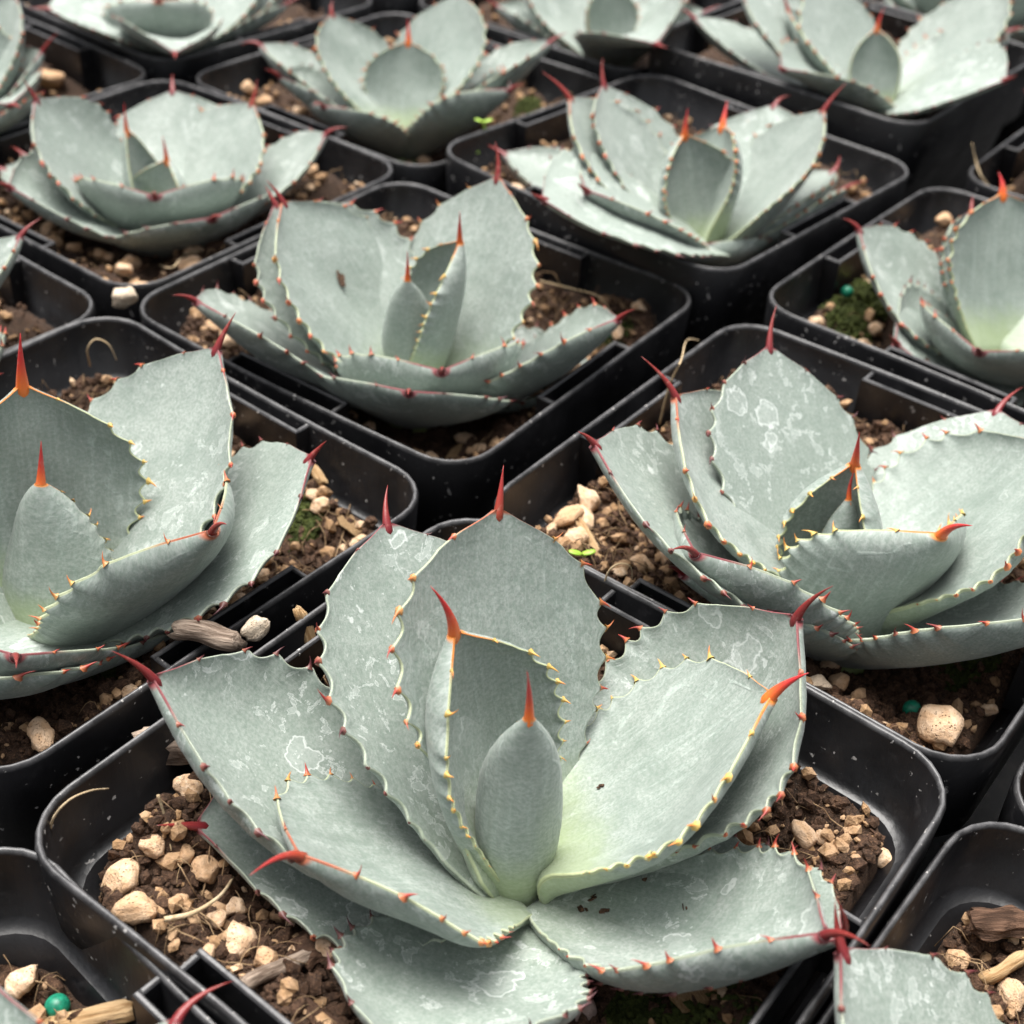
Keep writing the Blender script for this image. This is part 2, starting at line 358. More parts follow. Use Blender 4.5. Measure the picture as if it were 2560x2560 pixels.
# ------------------------------------------------------------------ soil
CROWN_XY = {'M': (0.048, -0.059), 'L': (-0.748, 0.525), 'R': (0.673, 0.456), 'B': (-0.044, 1.306), 'P12': (-0.677, 2.104), 'P21': (0.697, 1.816), 'P20': (1.342, 1.388), 'P22': (-0.031, 2.658), 'P23': (-0.803, 3.234), 'P32': (0.688, 3.314), 'P31': (1.466, 2.618), 'P13': (-1.331, 2.667), 'P02': (-1.206, 1.205), 'P0m': (0.656, -0.728), 'Pm0': (-0.661, -0.705), 'P10m': (1.298, -0.099), 'P30': (2.057, 1.988)}
SOIL = {'M': (-.155, .004, .0), 'L': (-.14, .01, .01), 'R': (-.14, .006, -.01), 'B': (-.14, 0, -.005), 'Pm0': (-.165, .0, .02), 'P0m': (-.19, .02, .0)}
def soil_z(k, x, y):             # layout-unit height (relative to the rim plane z=0) at an absolute layout point
    px, py, pa, dz = POTS[k]; lv, tx, ty = SOIL.get(k, (-.135, .0, .0))
    dx, dy = x-px, y-py
    seed = sum(map(ord, k))*1.37; a = -(pa+math.pi/4)
    rim_ = np.clip((np.maximum(abs(dx*math.cos(a)-dy*math.sin(a)), abs(dx*math.sin(a)+dy*math.cos(a)))-.27)/.14, 0, 1)
    cx_, cy_ = CROWN_XY.get(k, (px, py)); dip = .06*np.exp(-((x-cx_)**2+(y-cy_)**2)/.035)
    z_ = dz+lv-dip+.06*rim_-tx*dx*4-ty*dy*4+.10*fbm(dx*5+seed, dy*5-seed, 3)+.05*fbm(dx*18+seed, dy*18, 3)+.02*fbm(dx*60, dy*60+seed, 2)
    ax, ay = abs(dx*math.cos(a)-dy*math.sin(a)), abs(dx*math.sin(a)+dy*math.cos(a))
    rr = np.where((ax > .345) & (ay > .345), .345+np.hypot(ax-.345, ay-.345), np.maximum(ax, ay))
    return np.minimum(z_, dz-.158+np.clip(.424-rr, -.03, 1)*5.0)        # slopes down to the inner ledge of the pot
NEAR = ('M', 'L', 'R', 'B', 'Pm0', 'P0m')
MIDP = ('P12', 'P21', 'P20', 'P02', 'P22')
def local(k, lx, ly):
    px, py, pa, dz = POTS[k]; a = pa+math.pi/4
    return px+lx*math.cos(a)-ly*math.sin(a), py+lx*math.sin(a)+ly*math.cos(a)
# small angular clod shapes
def ico(sub, seed, amp, cuts=0, sq=(1, 1, 1)):
    import bmesh
    bm = bmesh.new(); bmesh.ops.create_icosphere(bm, subdivisions=sub, radius=1.)
    V = np.array([v.co[:] for v in bm.verts]); F = [tuple(v.index for v in f.verts) for f in bm.faces]; bm.free()
    r = np.random.default_rng(seed)
    K = r.normal(size=(5, 3))*1.6; ph = r.random(5)*6.3
    V = V*(1+amp*np.sin(V@K.T+ph).sum(1, keepdims=True)/2.2)
    for c in range(cuts):
        nrm = r.normal(size=3); nrm /= np.linalg.norm(nrm); d = r.uniform(.45, .85)
        q = V@nrm; V = V-np.outer(np.maximum(q-d, 0)*.9, nrm)
    V = V+r.normal(size=V.shape)*amp*.12
    return V*np.array(sq), np.array(F)
CLOD = [ico(1, 40+i, .22, 3) for i in range(10)]
def rotm(r):
    q = r.normal(size=4); q /= np.linalg.norm(q); a, b, c, d = q
    return np.array([[1-2*(c*c+d*d), 2*(b*c-a*d), 2*(b*d+a*c)], [2*(b*c+a*d), 1-2*(b*b+d*d), 2*(c*d-a*b)], [2*(b*d-a*c), 2*(c*d+a*b), 1-2*(b*b+c*c)]])
def scatter(k, count, smin, smax, power, name, mat, soil, lift=.2, seed=0):
    r = np.random.default_rng(seed+sum(map(ord, k)))
    Vs = []; Fs = []; o = 0
    for i in range(count):
        lx, ly = r.uniform(-.412, .412, 2); x, y = local(k, lx, ly)
        if lift > .3 and math.hypot(x-CROWN_XY.get(k, (9, 9))[0], y-CROWN_XY.get(k, (9, 9))[1]) < .26: continue
        s = smin+(smax-smin)*r.random()**power
        V, F = CLOD[r.integers(len(CLOD))]
        V = (V*r.uniform(.6, 1.2, 3)*s)@rotm(r).T
        z = float(soil_z(k, np.array(x), np.array(y)))
        Vs.append(V+np.array([x, y, z+s*lift])); Fs.append(F+o); o += len(V)
    V = W3(np.concatenate(Vs)); F = np.concatenate(Fs)
    return link(name, mesh(name, V, F.tolist(), [mat], smooth=False), soil, kind='stuff')
SOILOBJ = {}
for k in POTS:
    N = 90 if k in NEAR else (56 if k in MIDP else 30)
    g = np.linspace(-.425, .425, N); X, Y = np.meshgrid(g, g, indexing='ij')
    AX, AY = local(k, X, Y); Z = soil_z(k, AX, AY)
    V = W3(np.stack([AX, AY, Z], -1).reshape(-1, 3))
    F = [(i*N+j, (i+1)*N+j, (i+1)*N+j+1, i*N+j+1) for i in range(N-1) for j in range(N-1)]
    so_ = link('potting_soil', mesh('soil', V, F, [M_SOIL]), kind='stuff', label='dark brown gritty potting mix around ' + WHERE[k], cat='soil')
    SOILOBJ[k] = so_
    c = 9000 if k in ('M', 'R') else (5200 if k in NEAR else (900 if k in MIDP else 250))
    scatter(k, c, .003, .0165, 2.4, 'soil_crumbs', M_CRUMB, so_, seed=1)
    scatter(k, c//8 if k in NEAR else c//2, .004, .018, 2.0, 'tan_grit', M_CRUMB2, so_, lift=.6, seed=2)
    if k in NEAR+MIDP: scatter(k, (130 if k == 'M' else 70) if k in NEAR else 45, .005, .016, 1.8, 'pumice_grit', M_PUMG, so_, lift=.5, seed=3)

LEAVES = [
 ('M','m0',0,[-1.665,1.569,0.226,0.004,0.332,0.076,1.373,0.019,0.018,-0.058,-0.101,1.0,0.319,1.0],[0.009,-0.062,0.315]),
 ('M','m1',0,[2.247,1.164,0.621,-0.012,0.379,0.151,1.089,-0.102,0.026,-0.034,-0.096,1.067,0.287,0.0],[-0.103,0.08,0.333]),
 ('M','m2',1,[1.634,0.865,0.098,-0.249,0.513,0.232,0.153,-0.692,0.033,-0.035,-0.103,1.156,0.295,0.0],[0.018,0.336,0.339]),
 ('M','m3',3,[1.962,0.542,0.197,-0.085,0.568,0.238,0.285,-0.357,0.037,-0.039,-0.118,0.987,0.29,0.0],[-0.146,0.465,0.208]),
 ('M','m5',1,[3.505,0.635,0.493,0.414,0.372,0.201,0.351,-0.233,0.003,-0.058,-0.115,0.968,0.22,0.0],[-0.331,-0.228,0.155]),
 ('M','m4',3,[2.869,0.516,0.966,0.155,0.582,0.189,0.598,-0.121,-0.005,-0.039,-0.11,1.032,0.705,0.0],[-0.52,0.085,0.228]),
 ('M','m6',0,[0.166,0.646,0.64,-0.167,0.407,0.23,0.382,0.395,0.058,-0.024,-0.08,0.928,0.052,0.0],[0.412,0.016,0.216]),
 ('M','m7',2,[0.426,0.661,1.28,0.124,0.503,0.233,0.575,0.236,0.094,-0.002,-0.092,0.914,0.141,0.0],[0.47,0.132,0.27]),
 ('M','m8',2,[-0.801,0.621,0.929,-0.071,0.469,0.168,0.743,0.108,0.083,-0.081,-0.113,0.951,0.979,0.0],[0.361,-0.408,0.215]),
 ('M','m9',3,[-0.749,0.533,0.638,-0.371,0.485,0.161,0.199,-0.001,0.071,-0.052,-0.127,0.781,0.328,0.0],[0.348,-0.329,0.198]),
 ('M','m10',4,[-2.067,0.402,0.372,0.275,0.353,0.181,0.567,-0.137,0.018,-0.122,-0.117,0.996,0.696,0.0],[-0.153,-0.479,0.078]),
 ('M','m11',3,[3.043,0.149,0.316,0.489,0.46,0.212,0.399,0.036,0.021,-0.038,-0.107,0.839,0.609,0.0],[-0.46,-0.008,-0.019]),
 ('M','m12',4,[-1.301,0.396,0.233,0.248,0.446,0.179,1.046,-1.043,0.039,-0.1,-0.083,1.02,0.656,0.0],[0.153,-0.552,0.141]),
 ('L','l0',0,[-1.862,1.759,0.094,-0.066,0.251,0.129,1.263,0.054,-0.713,0.517,-0.097,1.017,0.45,2.0],[-0.69,0.57,0.226]),
 ('L','l1',0,[1.556,1.2,0.389,0.054,0.377,0.19,0.705,-0.366,-0.734,0.54,-0.089,0.991,0.415,0.0],[-0.723,0.691,0.351]),
 ('L','l2',2,[0.783,0.701,0.418,-0.02,0.545,0.241,0.201,0.189,-0.727,0.528,-0.105,0.878,0.299,0.0],[-0.397,0.849,0.3]),
 ('L','l3',3,[0.158,0.524,0.449,0.099,0.537,0.241,0.019,0.138,-0.726,0.531,-0.101,1.078,0.292,0.0],[-0.243,0.595,0.203]),
 ('L','l4',1,[-0.466,0.745,0.596,-0.328,0.436,0.217,0.765,0.082,-0.698,0.518,-0.1,1.09,0.422,0.0],[-0.385,0.325,0.246]),
 ('L','l5',2,[-1.12,0.617,0.468,-0.08,0.406,0.177,0.463,0.43,-0.818,0.477,-0.099,1.004,0.195,0.0],[-0.65,0.099,0.188]),
 ('L','l6',3,[-1.298,0.404,0.311,0.022,0.287,0.246,0.444,0.193,-0.758,0.521,-0.11,1.0,0.13,0.0],[-0.679,0.194,0.069]),
 ('L','l7',2,[2.842,1.038,0.198,0.113,0.352,0.272,0.373,-0.048,-0.745,0.538,-0.094,1.052,0.29,0.0],[-0.939,0.583,0.262]),
 ('L','l8',2,[3.181,0.477,0.255,0.0,0.326,0.251,0.428,-0.11,-0.756,0.526,-0.106,1.0,0.301,0.0],[-1.083,0.504,0.064]),
 ('L','l9',2,[4.399,0.511,0.139,-0.019,0.425,0.24,0.521,0.114,-0.742,0.507,-0.096,1.0,0.302,0.0],[-0.86,0.084,0.164]),
 ('R','r0',0,[-1.346,1.768,0.312,0.021,0.238,0.053,1.209,-0.048,0.648,0.459,-0.096,0.987,0.301,1.0],[0.637,0.507,0.193]),
 ('R','r1',0,[1.521,1.368,0.305,-0.013,0.294,0.131,1.614,0.638,0.642,0.47,-0.098,0.989,0.427,0.0],[0.634,0.52,0.262]),
 ('R','r2',1,[2.5,0.664,0.483,-0.082,0.458,0.244,0.296,-0.241,0.658,0.496,-0.067,1.182,0.09,0.0],[0.305,0.742,0.273]),
 ('R','r3',3,[1.728,0.608,0.25,-0.092,0.536,0.244,0.119,-0.468,0.663,0.468,-0.11,0.969,0.264,0.0],[0.612,0.961,0.253]),
 ('R','r4',1,[0.174,0.687,0.69,-0.09,0.446,0.267,0.506,0.355,0.687,0.49,-0.081,0.959,0.307,0.0],[1.058,0.536,0.241]),
 ('R','r5',3,[0.796,0.374,0.199,0.085,0.545,0.235,0.253,0.478,0.694,0.466,-0.103,0.955,0.207,0.0],[1.116,0.875,0.119]),
 ('R','r6',3,[2.898,0.6,0.293,-0.116,0.551,0.247,0.222,-0.204,0.644,0.467,-0.103,1.09,0.237,0.0],[0.17,0.564,0.238]),
 ('R','r7',0,[-0.816,1.168,0.133,-0.098,0.309,0.219,0.874,0.418,0.656,0.449,-0.111,0.942,0.168,0.0],[0.757,0.308,0.231]),
 ('R','r8',2,[3.472,0.696,0.495,0.18,0.421,0.202,0.68,-0.204,0.639,0.451,-0.113,1.035,0.462,0.0],[0.278,0.298,0.202]),
 ('R','r9',2,[-0.798,0.652,0.53,0.076,0.44,0.209,0.511,0.279,0.661,0.44,-0.11,0.972,0.141,0.0],[0.921,0.151,0.213]),
 ('R','r10',3,[3.263,0.47,0.241,0.011,0.355,0.229,0.541,-0.18,0.658,0.459,-0.107,0.998,0.299,0.0],[0.305,0.384,0.094]),
 ('P02','o0',2,[0.707,0.522,0.319,0.032,0.454,0.178,0.4,0.321,-1.199,1.228,-0.101,1.002,0.209,0.0],[-0.868,1.503,0.138]),
 ('P02','o1',2,[-0.707,0.422,-0.341,-0.012,0.468,0.2,0.519,0.025,-1.218,1.214,-0.064,1.0,0.295,0.0],[-0.847,0.88,0.172]),
 ('P02','o2',1,[1.523,1.019,0.259,0.001,0.281,0.2,0.5,0.0,-1.203,1.213,-0.098,1.0,0.3,0.0],[-1.192,1.376,0.18]),
 ('P0m','n0',3,[2.215,0.496,0.306,-0.252,0.502,0.22,0.304,-0.399,0.629,-0.708,-0.106,0.98,0.327,0.0],[0.354,-0.324,0.181]),
 ('P0m','n1',3,[1.309,0.525,0.165,-0.143,0.361,0.217,0.275,-0.586,0.647,-0.722,-0.109,0.929,0.249,0.0],[0.737,-0.394,0.087]),
 ('P0m','n2',3,[2.893,0.463,0.26,0.0,0.396,0.24,0.5,0.0,0.639,-0.723,-0.101,1.0,0.3,0.0],[0.252,-0.65,0.128]),
 ('Pm0','k0',2,[0.976,0.367,-0.061,0.175,0.441,0.182,0.306,0.779,-0.646,-0.693,-0.095,1.025,0.175,0.0],[-0.35,-0.311,0.069]),
 ('Pm0','k1',2,[1.433,0.631,0.269,-0.03,0.431,0.217,0.531,0.102,-0.657,-0.691,-0.102,0.994,0.315,0.0],[-0.623,-0.332,0.19]),
 ('P30','j0',2,[3.144,0.544,0.24,0.004,0.425,0.219,0.507,-0.054,2.039,1.985,-0.1,1.0,0.301,0.0],[1.612,1.959,0.143]),
 ('B','b0',0,[-1.864,1.497,0.298,-0.062,0.242,0.068,1.239,-0.091,-0.074,1.293,-0.106,0.955,0.516,1.0],[-0.081,1.267,0.204]),
 ('B','b1',0,[0.411,1.276,0.472,0.167,0.305,0.13,1.31,0.255,-0.05,1.306,-0.1,0.957,-0.115,0.0],[0.03,1.331,0.264]),
 ('B','b2',1,[2.584,0.818,0.32,-0.01,0.469,0.244,0.277,-0.142,-0.066,1.305,-0.128,0.987,0.318,0.0],[-0.372,1.486,0.256]),
 ('B','b3',1,[1.008,0.899,0.186,-0.049,0.484,0.237,0.117,0.396,-0.029,1.301,-0.14,0.791,0.288,0.0],[0.127,1.597,0.303]),
 ('B','b4',2,[2.472,0.676,0.287,0.038,0.491,0.24,0.392,0.044,-0.059,1.315,-0.137,0.987,0.312,0.0],[-0.381,1.577,0.202]),
 ('B','b5',3,[3.303,0.558,0.358,0.046,0.519,0.226,0.256,-0.239,-0.08,1.31,-0.168,1.141,0.555,0.0],[-0.554,1.209,0.132]),
 ('B','b6',2,[-0.268,0.62,0.496,0.093,0.469,0.198,0.542,0.262,-0.008,1.28,-0.172,1.06,0.568,0.0],[0.384,1.151,0.135]),
 ('B','b7',2,[-1.497,0.723,0.367,-0.029,0.339,0.22,0.719,-0.026,-0.041,1.274,-0.153,0.987,0.588,0.0],[-0.029,0.942,0.118]),
 ('B','b8',3,[-1.652,0.629,0.318,-0.043,0.377,0.211,0.258,0.079,-0.064,1.266,-0.161,0.973,0.523,0.0],[-0.095,0.877,0.107]),
 ('B','b9',3,[0.039,0.154,0.442,-0.205,0.389,0.187,0.586,0.06,-0.032,1.327,-0.178,0.95,0.476,0.0],[0.386,1.329,-0.114]),
 ('B','b10',3,[2.892,0.107,0.336,0.098,0.415,0.189,0.562,-0.132,-0.054,1.323,-0.17,0.977,0.35,0.0],[-0.493,1.436,-0.12]),
 ('P12','x0',0,[2.272,1.206,0.289,-0.044,0.198,0.077,1.354,-0.04,-0.713,2.095,-0.099,0.983,0.261,2.0],[-0.759,2.157,0.155]),
 ('P12','x1',0,[1.167,1.381,0.257,0.009,0.117,0.096,1.329,0.053,-0.673,2.104,-0.096,0.998,0.301,1.0],[-0.667,2.116,0.088]),
 ('P12','x2',2,[2.908,0.895,0.375,-0.168,0.394,0.251,0.241,-0.126,-0.731,2.088,-0.14,1.042,0.447,0.0],[-0.988,2.144,0.202]),
 ('P12','x3',1,[0.718,0.701,0.357,-0.076,0.377,0.244,0.229,0.185,-0.665,2.104,-0.134,0.903,0.277,0.0],[-0.434,2.322,0.162]),
 ('P12','x4',2,[1.577,0.521,0.372,0.007,0.415,0.204,0.275,0.223,-0.675,2.119,-0.138,0.951,0.273,0.0],[-0.681,2.537,0.091]),
 ('P12','x5',2,[0.154,0.529,0.516,0.022,0.47,0.195,0.204,0.08,-0.651,2.101,-0.151,0.999,0.305,0.0],[-0.197,2.154,0.103]),
 ('P12','x6',2,[-1.529,0.663,0.309,0.022,0.331,0.231,0.739,-0.005,-0.669,2.077,-0.14,0.985,0.476,0.0],[-0.645,1.736,0.105]),
 ('P12','x7',3,[2.879,0.209,0.155,-0.078,0.432,0.207,0.505,-0.08,-0.697,2.107,-0.142,1.026,0.237,0.0],[-1.153,2.25,-0.041]),
 ('P12','x8',3,[3.783,0.485,0.302,-0.015,0.439,0.203,0.439,0.23,-0.689,2.088,-0.139,0.999,0.293,0.0],[-1.019,1.808,0.095]),
 ('P12','x9',3,[-1.166,0.53,0.3,-0.029,0.411,0.214,0.329,-0.093,-0.659,2.068,-0.163,1.002,0.387,0.0],[-0.487,1.661,0.084]),
 ('P12','x10',3,[2.782,0.309,0.265,0.002,0.39,0.221,0.397,-0.019,-0.694,2.108,-0.143,0.999,0.301,0.0],[-1.062,2.267,-0.025]),
 ('P21','y0',0,[1.162,0.825,0.278,-0.103,0.324,0.22,0.667,0.847,0.678,1.827,-0.062,0.928,0.126,0.0],[0.78,2.07,0.227]),
 ('P21','y1',0,[1.911,1.133,0.257,-0.01,0.267,0.141,1.19,0.035,0.682,1.822,-0.05,1.001,0.289,0.0],[0.645,1.942,0.254]),
 ('P21','y2',1,[2.538,0.662,0.339,0.038,0.483,0.237,0.321,-0.111,0.677,1.83,-0.059,1.017,0.265,0.0],[0.291,2.078,0.289]),
 ('P21','y3',2,[2.143,0.658,0.322,-0.002,0.498,0.23,0.312,-0.351,0.683,1.829,-0.075,0.997,0.295,0.0],[0.468,2.203,0.282]),
 ('P21','y4',1,[0.481,0.746,0.404,0.006,0.46,0.23,0.294,0.476,0.71,1.827,-0.069,0.991,0.279,0.0],[1.063,2.002,0.307]),
 ('P21','y5',2,[0.506,0.304,0.216,-0.039,0.464,0.193,0.603,0.369,0.709,1.83,-0.09,1.005,0.304,0.0],[1.126,2.1,0.07]),
 ('P21','y6',2,[0.488,0.226,0.225,0.023,0.473,0.193,0.251,0.641,0.726,1.826,-0.105,0.969,0.243,0.0],[1.216,2.076,0.011]),
 ('P21','y7',3,[2.454,0.171,0.236,0.181,0.602,0.163,0.598,0.003,0.68,1.851,-0.093,1.016,0.342,0.0],[0.199,2.26,0.006]),
 ('P21','y8',2,[-2.717,0.545,-0.11,0.124,0.419,0.196,0.38,0.029,0.683,1.817,-0.057,1.026,0.213,0.0],[0.325,1.616,0.2]),
 ('P21','y9',3,[-1.829,0.725,0.388,-0.015,0.169,0.215,0.467,-0.105,0.668,1.83,-0.117,0.912,0.632,0.0],[0.614,1.629,0.031]),
 ('P21','y10',4,[0.999,0.524,0.282,0.031,0.505,0.212,0.306,0.342,0.714,1.831,-0.082,0.979,0.27,0.0],[1.004,2.24,0.18]),
 ('P21','y11',3,[3.521,0.365,-0.407,-0.274,0.511,0.241,0.223,0.127,0.687,1.791,-0.021,1.081,0.035,0.0],[0.212,1.591,0.19]),
 ('P20','z0',0,[1.55,0.99,0.173,-0.04,0.358,0.214,0.657,-0.238,1.343,1.396,-0.102,1.024,0.25,0.0],[1.336,1.625,0.237]),
 ('P20','z1',2,[2.62,0.605,0.44,-0.004,0.446,0.214,0.298,-0.009,1.321,1.392,-0.139,0.995,0.308,0.0],[0.959,1.578,0.137]),
 ('P20','z2',2,[1.641,0.671,0.256,0.043,0.381,0.211,0.502,-0.368,1.356,1.397,-0.134,0.997,0.314,0.0],[1.345,1.732,0.126]),
 ('P20','z3',2,[-2.24,0.499,0.277,0.093,0.347,0.205,0.817,0.007,1.338,1.37,-0.121,0.986,-0.062,0.0],[1.1,1.063,0.095]),
 ('P20','z4',3,[3.475,0.387,0.288,-0.125,0.369,0.221,0.502,0.288,1.344,1.378,-0.153,0.919,0.187,0.0],[0.981,1.221,0.034]),
 ('P20','z5',1,[0.493,0.58,0.254,0.001,0.475,0.24,0.4,0.0,1.361,1.394,-0.128,1.0,0.3,0.0],[1.767,1.614,0.172]),
 ('P20','z6',2,[0.021,0.23,0.262,-0.0,0.41,0.24,0.4,0.0,1.36,1.389,-0.148,1.0,0.3,0.0],[1.815,1.416,-0.038]),
 ('P22','w0',0,[1.474,1.032,0.311,0.027,0.256,0.14,0.67,0.215,-0.024,2.667,-0.109,0.977,0.283,0.0],[-0.011,2.824,0.169]),
 ('P22','w1',1,[2.277,0.708,0.38,-0.034,0.411,0.222,0.254,-0.32,-0.036,2.669,-0.116,0.999,0.239,0.0],[-0.234,2.939,0.181]),
 ('P22','w2',1,[1.031,0.752,0.332,0.035,0.467,0.234,0.154,0.474,-0.027,2.672,-0.114,0.973,0.25,0.0],[0.158,3.008,0.251]),
 ('P22','w3',2,[2.897,0.517,0.246,-0.089,0.472,0.196,0.421,-0.175,-0.05,2.667,-0.129,1.037,0.182,0.0],[-0.468,2.765,0.088]),
 ('P22','w4',2,[0.15,0.555,0.255,0.148,0.501,0.198,0.546,0.237,-0.013,2.668,-0.119,1.02,0.085,0.0],[0.443,2.737,0.155]),
 ('P22','w5',2,[-2.4,0.577,0.357,0.087,0.344,0.172,0.431,-0.12,-0.051,2.643,-0.141,1.02,0.316,0.0],[-0.291,2.381,0.069]),
 ('P22','w6',2,[-0.505,0.615,0.268,-0.091,0.38,0.214,0.734,0.077,-0.006,2.645,-0.133,1.033,0.442,0.0],[0.301,2.446,0.117]),
 ('P22','w7',3,[-3.041,0.546,0.239,-0.007,0.401,0.2,0.517,-0.085,-0.047,2.659,-0.145,0.998,0.276,0.0],[-0.428,2.605,0.087]),
 ('P23','v0',1,[-1.413,0.977,0.337,0.032,0.295,0.191,0.785,0.024,-0.794,3.226,-0.119,0.968,0.22,0.0],[-0.755,3.016,0.189]),
 ('P23','v1',2,[2.3,0.382,0.293,0.115,0.501,0.181,0.462,-0.141,-0.814,3.262,-0.131,1.008,0.325,0.0],[-1.165,3.666,0.086]),
 ('P23','v2',2,[0.588,0.546,0.226,0.021,0.456,0.23,0.419,0.109,-0.785,3.242,-0.118,1.009,0.263,0.0],[-0.425,3.495,0.158]),
 ('P23','v3',3,[3.474,0.421,-0.672,-0.07,0.374,0.229,0.128,0.025,-0.792,3.208,-0.069,1.017,0.253,0.0],[-1.138,3.083,0.086]),
 ('P23','v4',3,[0.252,0.382,0.131,0.037,0.445,0.206,0.498,0.171,-0.789,3.243,-0.126,0.971,0.128,0.0],[-0.356,3.357,0.047]),
 ('P23','v5',2,[0.46,0.436,0.229,-0.007,0.492,0.199,0.531,0.118,-0.782,3.245,-0.135,1.002,0.3,0.0],[-0.356,3.471,0.099]),
 ('P23','v6',3,[-1.371,0.332,-0.622,-0.061,0.493,0.177,0.671,0.09,-0.788,3.228,-0.09,1.02,0.288,0.0],[-0.687,2.684,0.084]),
 ('P32','t0',0,[1.524,1.192,0.265,-0.002,0.237,0.116,1.003,-0.237,0.696,3.319,-0.102,1.006,0.294,0.0],[0.697,3.417,0.164]),
 ('P32','t1',2,[2.61,0.617,0.236,-0.021,0.37,0.229,0.427,-0.133,0.677,3.319,-0.124,1.004,0.266,0.0],[0.382,3.494,0.114]),
 ('P32','t2',2,[0.428,0.69,0.244,-0.031,0.402,0.227,0.461,0.2,0.702,3.318,-0.123,0.995,0.331,0.0],[1.023,3.467,0.159]),
 ('P32','t3',3,[2.952,0.446,0.188,-0.004,0.401,0.191,0.546,-0.094,0.67,3.324,-0.136,1.018,0.236,0.0],[0.284,3.392,0.054]),
 ('P32','t4',3,[-0.082,0.44,0.171,0.227,0.4,0.208,0.677,0.043,0.663,3.335,-0.106,0.98,-0.319,0.0],[1.057,3.31,0.075]),
 ('P32','t5',3,[-1.546,0.39,-0.616,-0.005,0.651,0.193,0.708,-0.378,0.703,3.272,-0.079,0.999,0.301,0.0],[0.731,2.582,0.185]),
 ('P32','t6',2,[1.473,0.609,0.255,0.001,0.417,0.22,0.5,0.0,0.692,3.332,-0.128,1.0,0.3,0.0],[0.732,3.737,0.145]),
 ('P31','s0',0,[1.742,1.1,0.391,-0.059,0.247,0.1,1.315,0.507,1.43,2.632,-0.015,0.987,0.358,0.0],[1.423,2.751,0.264]),
 ('P31','s1',1,[2.514,0.585,0.44,-0.112,0.44,0.188,0.382,-0.211,1.448,2.624,-0.014,0.987,0.113,0.0],[1.148,2.851,0.256]),
 ('P31','s2',1,[0.58,0.661,0.405,0.081,0.518,0.242,0.286,0.461,1.472,2.637,-0.005,0.982,0.221,0.0],[1.862,2.888,0.353]),
 ('P31','s3',2,[2.639,0.53,0.234,-0.036,0.572,0.221,0.37,0.081,1.44,2.629,-0.018,1.005,0.265,0.0],[0.974,2.885,0.296]),
 ('P31','s4',3,[2.682,0.32,0.289,-0.091,0.643,0.194,0.338,-0.099,1.423,2.64,-0.029,1.048,0.197,0.0],[0.851,2.929,0.183]),
 ('P31','s5',2,[0.292,0.551,0.125,0.004,0.438,0.2,0.759,0.269,1.472,2.634,-0.021,1.007,0.195,0.0],[1.907,2.749,0.213]),
 ('P31','s6',2,[-2.77,0.416,-0.275,0.109,0.473,0.189,0.565,0.049,1.445,2.617,-0.014,1.016,0.263,0.0],[1.013,2.398,0.196]),
 ('P31','s7',3,[-1.092,0.522,-0.39,0.182,0.446,0.191,0.301,-0.385,1.436,2.593,0.013,1.009,0.194,0.0],[1.616,2.2,0.268]),
 ('P31','s8',1,[1.929,0.67,0.438,-0.152,0.47,0.204,0.14,-0.231,1.432,2.636,-0.013,1.006,0.257,0.0],[1.312,3.018,0.315]),
 ('P13','q0',2,[0.911,0.846,0.231,-0.031,0.409,0.227,0.465,0.215,-1.323,2.677,-0.119,0.993,0.333,0.0],[-1.134,2.919,0.222]),
 ('P13','q1',3,[0.258,0.687,0.323,0.037,0.343,0.19,0.402,0.054,-1.324,2.67,-0.139,0.987,0.243,0.0],[-1.016,2.745,0.13]),
 ('P13','q2',3,[-0.9,0.45,-0.335,0.012,0.446,0.201,0.536,-0.018,-1.331,2.652,-0.117,1.0,0.304,0.0],[-1.038,2.257,0.096]),
 ('P13','q3',1,[1.535,0.953,0.257,0.003,0.315,0.2,0.5,0.0,-1.322,2.679,-0.11,1.0,0.3,0.0],[-1.313,2.896,0.194]),
]
CROWNS = {'M': [0.048, -0.059, -0.1], 'L': [-0.748, 0.525, -0.08], 'R': [0.673, 0.456, -0.09], 'B': [-0.044, 1.306, -0.09], 'P12': [-0.677, 2.104, -0.08], 'P21': [0.697, 1.816, -0.03], 'P20': [1.342, 1.388, -0.08], 'P22': [-0.031, 2.658, -0.08], 'P23': [-0.803, 3.234, -0.08], 'P32': [0.688, 3.314, -0.08], 'P31': [1.466, 2.618, 0.02], 'P13': [-1.331, 2.667, -0.08], 'P02': [-1.206, 1.205, -0.08], 'P0m': [0.656, -0.728, -0.08], 'Pm0': [-0.661, -0.705, -0.08], 'P10m': [1.298, -0.099, -0.08], 'P30': [2.057, 1.988, -0.08], 'P33': [-0.006, 4.321, -0.08], 'P41': [2.152, 3.617, -0.08]}
